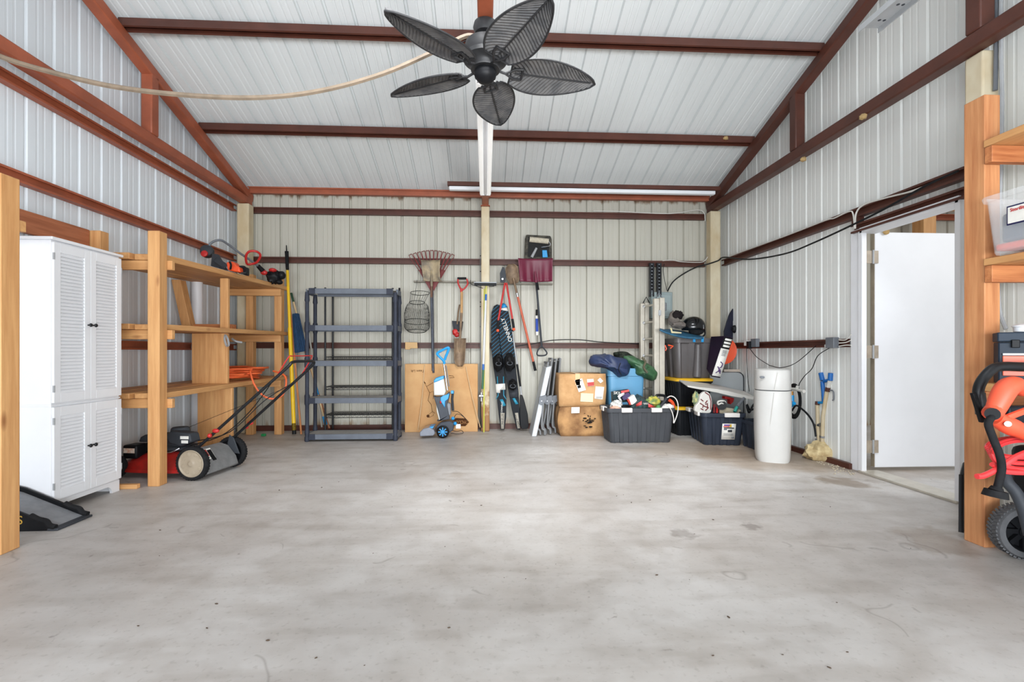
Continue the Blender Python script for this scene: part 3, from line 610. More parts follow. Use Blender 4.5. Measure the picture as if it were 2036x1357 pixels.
for (x0,y0,x1,y1,cl,l) in ((655,852,588,640,(176,118,84),'thin brown wooden stick leaning behind the blue mop'),(640,850,606,600,(190,186,178),'pale bare stick leaning behind the plastic shelving')):
    mb=MB(); mb.tube([W(x0,y0,6.36),W(x1,y1,6.58)],.011,10); tag(mb.build('wooden_stick',mat('stick_wood',cl,.6,0,.15,6)),l,'pole',LG)
# ================================================================ along the back wall
M_shelf=mat('blue_grey_resin',(112,118,128),.6,0,.15,10); M_post=mat('navy_grey_resin',(70,74,86),.5,0,.2,14); M_dusty=mat('dusty_resin_top',(168,166,162),.8,0,.15,8)
t=thing('plastic_shelving','blue-grey plastic five-tier shelving unit standing against the back wall','shelving',(-1.54,5.92,0))
sx0,sx1,sy0,sy1=-2.105,-1.035,5.77,6.09
for x in (sx0+.025,sx1-.025):
    for y in (sy0+.025,sy1-.025):
        mb=MB(); z=0
        for k in range(4):
            z1=(.087,.51,.945,1.36,1.79)[k+1]; mb.cyl((x,y,z),(x,y,z1-.07 if k<3 else 1.79),.026,n=16) if k==0 else None
        mb=MB(); pr=[(.020,0)]
        for zz in (.02,.087,.51,.945,1.36,1.72): pr += [(.022,max(0,zz-.09)),(.029,zz-.07 if zz>.08 else .012),(.029,zz+.03),(.022,zz+.045)]
        pr=sorted(set(pr),key=lambda q:q[1]); mb.lathe([(r,z) for r,z in pr if z<1.74]+[(.022,1.745),(.020,1.75),(.001,1.75)],16,Matrix.Translation((x,y,0)))
        p=mb.build('post',M_post,t)
        if y>6: MB().cyl((x,y,1.79),(x,y,1.84),.012).build('post_peg',M_black,p)
for z in (.087,.51,.945,1.36,1.79):
    mb=MB(); r=.05
    mb.box(sx0+.05,sx1-.05,sy0,sy0+.02,z-.062,z); mb.box(sx0+.05,sx1-.05,sy1-.02,sy1,z-.062,z); mb.box(sx0,sx0+.02,sy0+.05,sy1-.05,z-.062,z); mb.box(sx1-.02,sx1,sy0+.05,sy1-.05,z-.062,z)
    mb.mi=1; mb.box(sx0+.02,sx1-.02,sy0+.02,sy1-.02,z-.02,z-.0005)
    s=mb.build('shelf',[M_shelf,M_dusty],t,bevel=.003)
    for x,sg in ((sx0,1),(sx1,-1)):
        mb=MB(); mb.box(min(x+sg*.052,x+sg*.125),max(x+sg*.052,x+sg*.125),sy0-.004,sy0+.016,z-.066,z+.003); mb.build('corner_sleeve',M_post,s,bevel=.003)
# black wire rack behind it
t=thing('wire_rack','black wire shelving rack standing behind the blue-grey plastic shelving','shelving',(-1.57,6.33,0))
wx0,wx1,wy0,wy1=-1.99,-1.16,6.16,6.46
for x in (wx0,wx1):
    for y in (wy0,wy1): MB().cyl((x,y,0),(x,y,1.85),.0125,n=12).build('post',M_blackm,t)
for z in (.25,.60,.975,1.80):
    mb=MB()
    for y in (wy0,wy1):
        mb.tube([(wx0,y,z+.012),(wx1,y,z+.012)],.004,6); mb.tube([(wx0,y,z-.022),(wx1,y,z-.022)],.004,6)
        zz=[(wx0+(wx1-wx0)*i/30,y,z+(.012 if i%2 else -.022)) for i in range(31)]; mb.tube(zz,.0022,4)
    for x in (wx0,wx1): mb.tube([(x,wy0,z+.012),(x,wy1,z+.012)],.004,6); mb.tube([(x,wy0,z-.022),(x,wy1,z-.022)],.004,6)
    for i in range(1,36): x=wx0+(wx1-wx0)*i/36; mb.tube([(x,wy0,z+.014),(x,wy1,z+.014)],.0025,4)
    for k in (1,2): mb.tube([(wx0,wy0+(wy1-wy0)*k/3,z+.008),(wx1,wy0+(wy1-wy0)*k/3,z+.008)],.004,6)
    mb.build('wire_shelf',M_blackm,t)
# ---------------- helper: crop coordinates of the wall close-ups
q4=lambda x,y:(x/3.2316+580,y/3.2316+480); q5=lambda x,y:(x/3.0857+900,y/3.0857+440)
n4=lambda x,y:(x/7.141+790,y/7.141+480); n5=lambda x,y:(x/6.4625+800,y/6.4625+670); s5=lambda x,y:(x/5.03+970,y/5.03+590)
PW=lambda q,Y: W(q[0],q[1],Y)
# tool hanging rail
M_rail=mat('dull_rail',(140,134,122),.5,.2,.2,12)
t=MB(); t.box(W(822,560,6.56).x,W(946,560,6.56).x,6.56,6.638,1.985,2.005); tag(t.build('tool_rail',M_rail),'thin metal hanging rail on the back wall left of the centre column','rail')
t=MB(); t.box(W(982,563,6.56).x,W(1099,563,6.56).x,6.56,6.638,1.965,1.985); tag(t.build('tool_rail',M_rail),'thin metal hanging rail on the back wall right of the centre column','rail')
# ---------------- leaf rake, hung head up
t=thing('leaf_rake','dark red fan leaf rake hung tines up on the back wall behind a square shovel','rake',tuple(W(858,700,6.52)))
mat_rake=mat('dark_red_plastic',(132,48,46),.5,0,.15,10); Y=6.53; c=n4(500,700)
n=11
for i in range(n):
    f=i/(n-1); x=185+(790-185)*f; y=195-60*math.sin(math.pi*f); top=n4(x,y)
    dx=(top[0]-c[0]); dy=(top[1]-c[1]); L=math.hypot(dx,dy); nx,ny=-dy/L*3.0,dx/L*3.0
    base=lambda k:(c[0]+dx*k,c[1]+dy*k)
    a1=(base(.55)[0]-nx*.55,base(.55)[1]-ny*.55); b1=(base(.97)[0]-nx*1.1,base(.97)[1]-ny*1.1); b2=(base(.97)[0]+nx*1.1,base(.97)[1]+ny*1.1); a2=(base(.55)[0]+nx*.55,base(.55)[1]+ny*.55)
    path=[W(*a1,Y),W(*b1,Y-.01),W(*base(1.0),Y-.035),W(*b2,Y-.01),W(*a2,Y)]
    m=MB(); m.tube(smooth_path(path,4),.0045,6); m.tube([W(*base(.25),Y),W(*base(.57),Y)],.008,6)
    if i in (0,): pass
    m.build('tine',mat_rake,t)
mb=MB(); mb.wp([n4(298,408),n4(372,405),n4(600,405),n4(686,415),n4(515,705),n4(470,705)],Y+.004,.010); mb.build('fan_web',mat_rake,t,bevel=.002)
mb=MB(); mb.tube([W(*n4(490,640),Y-.005),W(*n4(500,720),Y),W(862,742,6.385)],.0135,12); mb.build('handle',mat('blue_grey_handle',(84,88,100),.5,.1,.2,14),t)
# ---------------- square shovel
M_steelblade=mat('muddy_steel',(128,118,104),.55,.2,0,9,(1,1,1),(176,160,132),bump=.3,bsc=20); M_rusty=mat('rusty_steel',(116,98,82),.6,.2,0,7,(1,1,1),(150,128,104),bump=.2)
t=thing('square_shovel','mud-caked square shovel hung blade up in front of the dark red rake','shovel',tuple(W(858,650,6.47)))
def blade(mb,rows,Y,bow,t_=.004):  # rows: (left,right) pixel pairs from tip to neck; bowed sheet
    def fn(u,v,back=0):
        k=v*(len(rows)-1); i=min(int(k),len(rows)-2); f=k-i
        l=(rows[i][0][0]*(1-f)+rows[i+1][0][0]*f, rows[i][0][1]*(1-f)+rows[i+1][0][1]*f); r=(rows[i][1][0]*(1-f)+rows[i+1][1][0]*f, rows[i][1][1]*(1-f)+rows[i+1][1][1]*f)
        p=W(l[0]+(r[0]-l[0])*u,l[1]+(r[1]-l[1])*u,Y); p.y += bow*(1-(2*u-1)**2); return p
    mb.grid(fn,14,10); return mb
mb=MB(); blade(mb,[(n4(335,265),n4(608,262)),(n4(348,400),n4(600,400)),(n4(365,520),n4(608,525)),(n4(372,565),n4(640,575))],6.44,.03); mb.build('blade',M_steelblade,t,solid=.005)
mb=MB(); mb.tube([W(*n4(480,405),6.46),W(*n4(485,560),6.44),W(*n4(487,640),6.45)],[.006,.017,.017],10); mb.build('socket',M_steelblade,t)
mb=MB(); mb.tube([W(*n4(487,620),6.45),W(*n4(485,800),6.47)],.016,12); lab(mb.build('handle',mat('brown_wood',(120,88,70),.6,0,.2,8),t),'brown wooden upper handle')
mb=MB(); mb.tube([W(*n4(485,800),6.47),W(861,738,6.36)],.0165,12); lab(mb.build('handle_sleeve',mat('slate_metal',(92,96,106),.45,.2,.25,18),t),'slate grey lower handle')
# ---------------- fish basket
t=thing('wire_fish_basket','collapsible round wire fish basket hanging beside the plastic shelving','basket',tuple(W(829,662,6.45)))
def ringp(cx,cy,rx,ry,n=28): return [W(cx+rx*math.cos(2*math.pi*i/n),cy,6.42)+Vector((0,.10*math.sin(2*math.pi*i/n)*rx/25,-.0066*ry*math.sin(2*math.pi*i/n))) for i in range(n)]
NB=40; rings=[(835,583,19,3),(829,602,15,3),(830,608,21,5),(829,622,25,5),(829,640,25,5),(829,652,25,5),(829,659,18,3)]
for r in (0,1,4,6): MB().tube(ringp(*rings[r]),.004,6,True).build('hoop',M_net,t)
mb=MB(); n=40; R=[ringp(*r,n) for r in rings]
for i in range(n):
    for sgn in (1,-1):
        pts=[]; 
        for k in range(2,7): pts.append(R[k][(i+sgn*(k-2))%n])
        mb.tube(smooth_path(pts,3),.0012,4)
for i in range(0,n,2): mb.tube([R[0][i],R[1][i],R[2][i]],.0012,4)
mb.build('wire_mesh',M_net,t)
mb=MB(); mb.tube([R[0][14],W(829,560,6.52),W(829,557,6.54)],.0025,5); mb.build('hanger',M_net,t)
# ---------------- red D-handle trenching shovel + digging tool
t=thing('trench_shovel','narrow-bladed shovel with red D handle hung blade down above the big box','shovel',tuple(W(915,729,6.35)))
a=W(*n4(915,720),6.46)
mb=MB(); mb.tube([a,W(*n4(912,1030),6.41)],.017,12); lab(mb.build('handle',mat('pale_wood_2',(196,158,112),.6,0,.15,8),t),'pale wooden handle')
mb=MB(); mb.tube([W(*n4(910,1020),6.41),W(914,684,6.36),W(914,700,6.35)],[.018,.016,.006],12); mb.build('socket',M_rusty,t)
mb=MB(); blade(mb,[(n5(668,20),n5(818,20)),(n5(662,150),n5(812,150)),(n5(665,290),n5(803,290)),(n5(680,345),n5(795,345)),(n5(715,385),n5(765,385))],6.33,.035); mb.build('blade',M_rusty,t,solid=.005)
mb=MB(); mb.tube(smooth_path([W(*n4(912,700),6.46),W(*n4(880,640),6.46),W(*n4(862,590),6.46),W(*n4(862,535),6.46)],5),.011,10); mb.tube(smooth_path([W(*n4(915,700),6.46),W(*n4(965,660),6.46),W(*n4(1000,600),6.46),W(*n4(985,535),6.46)],5),.011,10); mb.tube([W(*n4(908,725),6.46),W(*n4(908,668),6.46)],.016,10); h=mb.build('d_handle',M_red,t)
MB().tube([W(*n4(852,528),6.46),W(*n4(980,528),6.46)],.016,10).build('grip_bar',M_black,h)
t=thing('garden_trowel_pruner','small dark hand digger with red clamp tucked behind the narrow shovel','hand tool',tuple(W(907,660,6.52)))
mb=MB(); blade(mb,[(n4(778,1130),n4(935,1140)),(n4(785,1200),n4(925,1220)),(n4(800,1280),n4(915,1280))],6.53,.025); mb.build('blade',M_dgrey,t,solid=.004)
mb=MB(); mb.tube([W(*n4(885,900),6.52),W(*n4(865,1010),6.51),W(*n4(850,1180),6.51)],.011,8); mb.build('shaft',M_rusty,t)
mb=MB(); mb.ball(W(*n4(820,1290),6.49),(.035,.025,.04),12,8,.4,5,3); mb.ball(W(*n4(850,1330),6.49),(.04,.02,.03),12,8,.4,5,6); lab(mb.build('clamp',M_red,t),'scuffed red clamp')
# ---------------- big cardboard box with printing
t=thing('flat_cardboard_box','large flat printed cardboard box leaning upright on the back wall','box',(-.6,6.34,0))
bx0,bx1=W(805,860,6.40).x,W(950,860,6.40).x; bz=W(900,724,6.40).z
MB().box(bx0,bx1,6.392,6.50,0.0,bz).build('carton',M_card,t,bevel=.006)
Mf=frame((0,6.268,0),(0,0,1),(0,-1,0))
def onface(q,Yv=6.268): p=W(q[0],q[1],Yv); return p
def txt(s,q,size,m,parent,Y=6.390,rot=0,name='lettering',flip=False):
    p=W(q[0],q[1],Y); up=Vector((math.sin(rot),0,math.cos(rot))); return text(s,frame(p,up,(0,-1,0)),size,m,parent,name)
M_ink=mat('brown_black_ink',(92,60,36),.8)
txt('Team Lift',n5(195,440),.045,M_ink,t,rot=math.pi)
txt('CYCLO',n5(770,1097),.055,mat('tan_ink',(196,150,98),.8),t,rot=math.pi,Y=6.384)
mb=MB(); mb.wp([n5(640,1060),n5(700,1045),n5(800,1050),n5(862,1095),n5(810,1150),n5(700,1150),n5(640,1130)],6.388,.002); mb.build('printed_patch',M_ink,t)
mb=MB()
for path in ([(270,560),(310,640),(350,720),(330,820),(370,870)],[(310,640),(395,590)],[(350,720),(400,700),(395,800)],[(340,1000),(390,960),(400,1010),(345,1040),(325,1020)],[(370,870),(385,960),(420,985)],[(600,500),(650,505),(668,525),(610,530)],[(265,560),(300,600),(275,590)]):
    mb.tube([W(*n5(*p),6.391) for p in path],.0028,5)
mb.ball(W(*n5(330,1020),6.390),(.02,.002,.02),10,6)
mb.build('line_drawing',M_ink,t)
for q0,q1,l in (((285,360),(200,1200),'thin white stick leaning on the left part of the flat cardboard box'),((815,385),(1000,1165),'thin pale stick leaning on the right part of the flat cardboard box')):
    mb=MB(); A=W(*n5(*q0),6.375); B=W(*n5(*q1),6.33); B.z=max(B.z,.004)
    mb.tube(smooth_path([A,(A+B)/2+Vector((.012 if q0[0]<500 else -.01,0,0)),B],6),.006,8); tag(mb.build('thin_stick',mat('pale_reed',(214,184,146),.6,0,.1,8)),l,'stick','thin sticks on the box')
mb=MB(); mb.wp([n5(35,70),n5(190,72),n5(195,150),n5(110,150),n5(90,165),n5(35,165)],6.50,.03); tag(mb.build('wood_block',mat('pale_board',(214,180,134),.7,0,.1,6),bevel=.004),'pale wood block wedged on the lower girt above the flat box','block')
# ---------------- carpet cleaner
t=thing('carpet_cleaner','blue and grey upright carpet cleaner standing in front of the flat cardboard box','carpet cleaner',(-.62,6.0,0))
Yc=6.0
def cc(pts,Y,th,name,m,bev=.006,parent=None): mb=MB(); mb.wp([n5(*p) for p in pts],Y,th); return mb.build(name,m,parent or t,bevel=bev)
M_clear=mat('milky_tank_plastic',(214,214,208),.25,0,.05,8); M_slate=mat('slate_plastic',(86,90,98),.35,0,.1,10); M_cyan=mat('cyan_plastic',(40,158,216),.35)
cc([(398,760),(430,775),(540,765),(600,705),(612,740),(575,880),(600,1010),(610,1060),(455,1090),(440,1075),(485,1070),(455,940),(425,840)],Yc-.06,.10,'body',M_slate,.01)
cc([(400,590),(530,535),(555,690),(560,700),(540,755),(405,755)],Yc-.045,.12,'clean_water_tank',M_clear,.012)
cc([(405,560),(430,530),(530,500),(535,540),(402,592)],Yc-.05,.13,'tank_cap',M_cyan,.008)
cc([(432,840),(480,900),(545,1065),(470,1075),(440,960)],Yc-.05,.10,'recovery_tank',M_clear,.008)
cc([(490,780),(520,760),(605,730),(590,800),(550,830),(545,915),(525,880),(490,830)],Yc-.075,.02,'trim_panel',M_cyan,.005)
cc([(560,840),(620,860),(625,1000),(570,1040)],Yc-.05,.1,'rear_tank',mat('smoky_grey',(130,132,136),.3,0,.1,9),.008)
mb=MB(); mb.ball(W(*n5(492,842),Yc-.07),(.012,.012,.018),10,8); lab(mb.build('power_button',M_red,t),'red button')
mb=MB(); mb.tube([W(*n5(580,690),Yc),W(*n5(532,350),Yc+.02)],.011,10); mb.tube([W(*n5(600,640),Yc),W(*n5(560,370),Yc+.02)],.008,8); mb.build('stem',M_chrome,t)
mb=MB(); mb.wp([n5(*p) for p in ((525,360),(530,325),(445,235),(440,215),(490,185),(595,130),(600,150),(570,235),(548,280),(560,360))],Yc-.0,.03)
mb=MB(); mb.tube(smooth_path([W(*n5(*p),Yc+.01) for p in ((540,350),(530,310),(470,250),(448,215),(500,180),(592,140),(585,190),(560,250),(545,300))],5),[.016]*41,8); mb.build('handle',M_cyan,t)
mb=MB(); mb.tube([W(*n5(650,700),Yc),W(*n5(640,800),Yc),W(*n5(650,950),Yc)],.016,8); mb.build('hose_holder',M_dgrey,t)
mb=MB(); mb.box(W(*n5(625,700),Yc).x,W(*n5(662,700),Yc).x,Yc-.04,Yc+.02,W(*n5(625,730),Yc).z,W(*n5(625,690),Yc).z); mb.build('hose_clip',M_cyan,t,bevel=.005)
cc([(440,1150),(500,1100),(600,1085),(660,1110),(655,1200),(600,1240),(440,1235)],Yc-.05,.20,'base',M_slate,.01)
cc([(220,1230),(270,1185),(350,1165),(405,1200),(420,1245),(395,1275),(225,1283)],Yc-.10,.26,'floor_nozzle',mat('smoked_clear_plastic',(150,154,164),.2,0,.1,10),.01)
cc([(345,1160),(410,1150),(380,1190),(350,1190)],Yc-.08,.2,'nozzle_trim',M_cyan,.004)
wc=W(*n5(520,1207),5.93); wc.z=.0775; M=Matrix.Translation((wc.x,5.93,.078))@Matrix.Rotation(math.pi/2,4,'X')
mb=MB(); mb.lathe([(.066,-.02),(.076,-.015),(.078,0),(.076,.015),(.066,.02),(.06,.012),(.06,-.012)],28,M,ring=True); mb.lathe([(.062,-.006),(.062,.006),(.001,.006)],24,M); w=mb.build('wheel',M_black,t)
mb=MB()
for i in range(8): mb.box(.012,.055,-.006,.006,.010,.016,M@Matrix.Rotation(2*math.pi*i/8,4,'Z'))
mb.lathe([(.014,.01),(.014,.02),(.001,.02)],12,M); lab(mb.build('spokes',M_cyan,w),'cyan star spokes')
mb=MB(); mb.ball(W(*n5(650,1050),Yc-.03),.022,10,8); mb.ball(W(*n5(678,1115),Yc-.03),.022,10,8); mb.build('hose_fitting',M_cyan,t)
mb=MB(); mb.tube(smooth_path([W(*n5(*p),Yc-.03) for p in ((640,960),(700,960),(760,1000),(845,1090),(760,1010),(690,1000),(650,1090),(610,1180),(690,1215),(760,1205),(780,1240),(700,1250),(620,1240))],5),.0035,6); mb.build('power_cord',M_black,t)
mb=MB(); mb.box(W(*n5(690,1130),Yc).x,W(*n5(750,1130),Yc).x,Yc-.03,Yc-.026,W(*n5(690,1175),Yc).z,W(*n5(690,1120),Yc).z); mb.build('paper_tag',M_paper,t)
# ---------------- window squeegee/broom on the column + rod
t=thing('push_squeegee','floor squeegee on long blue, white and yellow pole leaning head up on the centre column','squeegee',tuple(W(958,865,6.3)*1))
A=W(*q5(183,1030),6.33); B=W(*q5(207,385),6.37); d=B-A
segs=[(0,.18,(64,112,84),.015,'dark green grip'),(.18,.235,(52,110,180),.016,'blue collar'),(.235,.84,(212,214,216),.015,None),(.84,.90,(52,110,180),.015,'blue collar'),(.90,1.0,(206,202,120),.012,'yellow-green section')]
for a_,b_,col,r,l in segs:
    mb=MB(); mb.tube([A+d*a_,A+d*b_],r,12); o=mb.build('pole_section',mat('pole_'+str(int(a_*1000)),col,.45),t); 
    if l: lab(o,l)
mb=MB(); mb.box(W(*q5(130,360),6.35).x,W(*q5(270,360),6.35).x,6.34,6.37,W(0,558,6.36).z,W(0,553.5,6.36).z); mb.build('squeegee_head',M_lgrey,t,bevel=.003)
mb=MB(); mb.box(W(*q5(133,360),6.35).x,W(*q5(268,360),6.35).x,6.325,6.345,W(0,562,6.36).z,W(0,556,6.36).z); mb.build('rubber_blade',M_black,t)
mb=MB(); mb.tube(smooth_path([PW(q5(*p),6.35) for p in ((110,362),(112,385),(150,400),(185,412))],5),.004,6); mb.tube(smooth_path([PW(q5(*p),6.35) for p in ((268,375),(255,398),(222,402))],5),.004,6); mb.build('brace_wire',M_black,t)
mb=MB(); mb.tube([W(962,866,6.34),W(963,575,6.385)],.008,8); tag(mb.build('yellow_rod',mat('lime_yellow',(206,206,90),.5)),'slim lime-yellow rod leaning on the centre column beside the squeegee','rod')
t=thing('fishing_rod','fishing rod with reel standing upright left of the centre column','fishing rod',tuple(W(955,850,6.4)))
mb=MB(); mb.tube([W(955,490,6.56),W(955.5,690,6.5),W(957,785,6.45)],[.0025,.005,.007],8); mb.build('blank',M_lgrey,t)
mb=MB(); mb.tube([W(956,785,6.44),W(957,851,6.4)],.012,10); mb.build('grip',mat('dark_cork',(70,66,60),.7,0,.3,14),t)
mb=MB(); p=W(957,788,6.39); mb.cyl(p-Vector((.03,0,0)),p+Vector((.03,0,0)),.024); mb.cyl(p-Vector((0,0,.07)),p+Vector((0,0,.05)),.014); mb.build('reel',M_chrome,t)
mb=MB()
for y in (509,540,601,610,650): 
    p=W(955.3,y,6.52); mb.cyl(p-Vector((0,0,.006)),p+Vector((0,0,.006)),.008,n=8)
mb.build('line_guide',M_black,t)
# ---------------- water skis
def skimat(name,c1,c2):
    m=mat(name,c1,.6); nt=m.node_tree; N=nt.nodes; b=N['Principled BSDF']; tc=[n for n in N if n.type=='TEX_COORD'][0]
    mp=N.new('ShaderNodeMapping'); mp.inputs['Rotation'].default_value=(0,-.85,0); nt.links.new(tc.outputs['Object'],mp.inputs[0])
    wv=N.new('ShaderNodeTexWave'); wv.inputs['Scale'].default_value=8; wv.bands_direction='X'; nt.links.new(mp.outputs[0],wv.inputs['Vector'])
    r=N.new('ShaderNodeValToRGB'); r.color_ramp.elements[0].position=.84; r.color_ramp.elements[1].position=.96; r.color_ramp.elements[0].color=lin(c1); r.color_ramp.elements[1].color=lin(c2); nt.links.new(wv.outputs['Fac'],r.inputs[0])
    sx=N.new('ShaderNodeSeparateXYZ'); nt.links.new(tc.outputs['Object'],sx.inputs[0]); mr=N.new('ShaderNodeMapRange'); mr.inputs['From Min'].default_value=.95; mr.inputs['From Max'].default_value=1.02; nt.links.new(sx.outputs[2],mr.inputs[0])
    mx=N.new('ShaderNodeMix'); mx.data_type='RGBA'; mx.inputs[6].default_value=lin(c1); nt.links.new(mr.outputs[0],mx.inputs[0]); nt.links.new(r.outputs[0],mx.inputs[7]); nt.links.new(mx.outputs[2],b.inputs['Base Color']); return m
M_ski=skimat('ski_graphic',(24,28,34),(44,96,124)); M_teal=mat('teal_ink',(60,150,176),.4); M_boot=mat('black_boot_rubber',(32,32,34),.6,0,.3,16)
def ski(label,L,Rr,Y0,Y1,tipc,boot,textq,wd=.0,key=0):
    t=thing('water_ski',label,'water ski',tuple(W(*s5(*L[-1]),Y0)-Vector((0,0,W(*s5(*L[-1]),Y0).z))),'water skis')
    ys=[p[1] for p in L]; y0,y1=min(ys),max(ys); Yf=lambda y: Y1+(Y0-Y1)*(y-y0)/(y1-y0)
    loops=[]
    outline=[(x,y) for x,y in L]+[(x,y) for x,y in Rr[::-1]]
    f=[W(*s5(x,y),Yf(y)) for x,y in outline]; 
    for p in f: p.z=max(p.z,.001)
    k=len(f); mb=MB(); b=[p+Vector((0,.022,0)) for p in f]; mb.add(f+b,[tuple(range(k)),tuple(range(2*k-1,k-1,-1))]+[(i,k+i,k+(i+1)%k,(i+1)%k) for i in range(k)])
    d=mb.build('deck',M_ski,t,bevel=.006)
    P=lambda x,y,o=.0: W(*s5(x,y),Yf(y)-.002-o)
    if tipc:
        mb=MB(); m_=[(130,105),(158,68),(200,95),(207,145),(128,138)]; f=[P(x,y,.002) for x,y in ((128,118),(138,85),(160,68),(180,80),(192,110))]; mb.add(f,[tuple(range(5))]); lab(mb.build('tip_patch',M_blue,t,solid=.002),'blue tip patch')
        mb=MB(); f=[P(x,y,.002) for x,y in ((132,108),(190,108),(203,146),(127,134))]; mb.add(f,[(0,1,2,3)]); mb.build('tip_band',M_paper,t,solid=.002)
    for j,(bx,by,rx,rz) in enumerate(boot):
        c=P(bx,by,.0); sc_=.00133
        mb=MB(); mb.ball(c+Vector((0,-.04,0)),(rx*sc_,.07,rz*sc_),18,12,.22,3,key+j); mb.ball(c+Vector((0,-.085,.02)),(rx*sc_*.55,.05,rz*sc_*.5),14,10,.3,4,key+j+3); o=mb.build('binding',M_boot,t)
        mb=MB(); c2=c+Vector((0,-.118,-.015)); mb.tube([c2+Vector((.035*math.cos(a),-.0,.022*math.sin(a))) for a in [2*math.pi*i/14 for i in range(14)]],.008,6,True); mb.build('binding_collar',M_dgrey,o)
    return t,P,Yf
L1=[(90,78),(60,95),(38,160),(33,300),(35,520),(55,700),(80,860),(95,1060),(112,1210),(128,1332)]; R1=[(118,85),(128,130),(128,300),(130,520),(160,700),(183,860),(186,1060),(184,1210),(166,1334)]
L2=[(150,66),(128,110),(112,220),(112,380),(135,560),(172,760),(205,940),(240,1130),(290,1330)]; R2=[(166,66),(195,100),(220,220),(245,380),(268,560),(285,760),(305,940),(318,1130),(326,1334)]
t,P,Yf=ski('black combo water ski with teal trim, left one of the pair beside the centre column',L1,R1,6.38,6.55,False,[(105,660,50,85)],None,key=1)
def plate(pts,P,par,m,name,o=.004):
    mb=MB(); f=[P(x,y,o) for x,y in pts]; mb.add(f,[tuple(range(len(f)))]); return mb.build(name,m,par,solid=.003)
plate([(78,876),(172,870),(176,932),(125,935),(122,966),(84,962)],P,t,M_paper,'sticker',.006); plate([(126,1165),(168,1165),(160,1325),(132,1325)],P,t,M_alu,'fin_plate',.006)
plate([(118,1030),(150,1028),(180,1090),(150,1100)],P,t,M_teal,'graphic_stripe',.004)
for pts in ([(90,800),(98,800),(108,990),(85,1030),(80,1025),(100,985)],[(152,800),(160,800),(162,985),(186,1025),(184,1034),(154,992)]): plate(pts,P,t,M_teal,'edge_line',.004)
for q,s_ in ((( 147,1245),.035),((140,1110),.03)): text('CONNELLY',frame(P(*q,.012),(-1,0,.03),(0,-1,0)),s_,M_text if q[1]>1200 else M_paper,t)
t,P,Yf=ski('black and teal combo water ski with blue tip, right one of the pair',L2,R2,6.34,6.50,True,[(215,655,55,90),(245,880,42,55)],None,key=5)
text('CONNELLY',frame(P(196,352,.01),(-1,0,-.35),(0,-1,0)),.075,M_paper,t)
plate([(270,1165),(302,1163),(322,1318),(296,1322)],P,t,M_alu,'fin_plate',.006); plate([(245,1020),(270,1015),(306,1075),(278,1080)],P,t,M_teal,'graphic_stripe',.004); plate([(206,930),(300,930),(306,1010),(222,1010)],P,t,M_dgrey,'foot_pad',.012)
text('CONNELLY',frame(P(297,1245,.014),(-1,0,-.35),(0,-1,0)),.033,M_text,t)
# ---------------- loppers
t=thing('loppers','red-handled long loppers hung jaws up above the water skis','loppers',tuple(W(1000,660,6.3)))
for pa,pb,pc in (((118,0),(104,240),(98,352)),((205,0),(245,225),(262,340))):
    A=W(*s5(pa[0],-125),6.40) ; A=W(1004 if pa[0]<150 else 1007,563,6.38)
    B=W(*s5(*pb),6.32); D=W(*s5(*pc),6.30)
    mb=MB(); mb.tube([A,B],.013,10); mb.build('handle',M_red,t); mb=MB(); mb.tube([B,B+(D-B)*.8],.017,10); mb.build('grip',M_black,t); mb=MB(); mb.tube([B+(D-B)*.8,D],.018,10); lab(mb.build('grip_end',M_orange,t),'orange grip end')
mb=MB(); mb.wp([q5(*p) for p in ((292,375),(290,320),(305,280),(318,285),(328,330),(322,378))],6.37,.02); mb.build('jaw',M_dgrey,t,bevel=.003)
mb=MB(); mb.cyl(W(*q5(306,355),6.36),W(*q5(306,355),6.35),.012); mb.build('pivot_bolt',M_chrome,t)
# ---------------- round shovel
t=thing('round_point_shovel','round point shovel with orange handle hung blade up right of the loppers','shovel',tuple(W(1060,738,6.5)))
mb=MB(); blade(mb,[(q5(345,262),q5(372,262)),(q5(326,285),q5(400,275)),(q5(322,320),q5(408,325)),(q5(334,355),q5(412,355)),(q5(350,385),q5(400,378))],6.46,.03); mb.build('blade',M_rusty,t,solid=.005)
A=W(*q5(372,350),6.45); B=W(*q5(508,918),6.52); d=B-A
for a_,b_,m_,n_,r in ((0,.16,M_rusty,'socket',.016),(.16,.20,M_chrome,'ferrule',.018),(.20,.90,mat('orange_fibreglass',(206,112,84),.5,0,.25,14,(1,1,1)),'handle',.016),(.90,1,M_black,'grip',.018)): MB().tube([A+d*a_,A+d*b_],r,12).build(n_,m_,t)
mb=MB(); 
# ---------------- paddle
t=thing('paddle','black-bladed boat paddle standing blade down right of the water skis','paddle',tuple(W(1043,853,6.35)*1))
A=W(*s5(243,350),6.5); B=W(*s5(325,900),6.40); d=B-A
MB().tube([A,A+d*.6],.012,10).build('shaft',M_lgrey,t); mb=MB(); mb.tube([A+d*.6,B],.0145,10); mb.build('grip',M_black,t); MB().tube([B,W(*s5(335,985),6.385)],.012,10).build('neck',M_lgrey,t)
MB().tube([W(*s5(225,345),6.5),W(*s5(258,340),6.5)],.014,8).build('top_grip',M_black,t)
mb=MB(); mb.wp([s5(*p) for p in ((320,985),(345,985),(365,1040),(400,1180),(410,1300),(395,1325),(340,1328),(325,1300),(318,1150))],6.36,.02); mb.build('blade',M_black,t,bevel=.006)
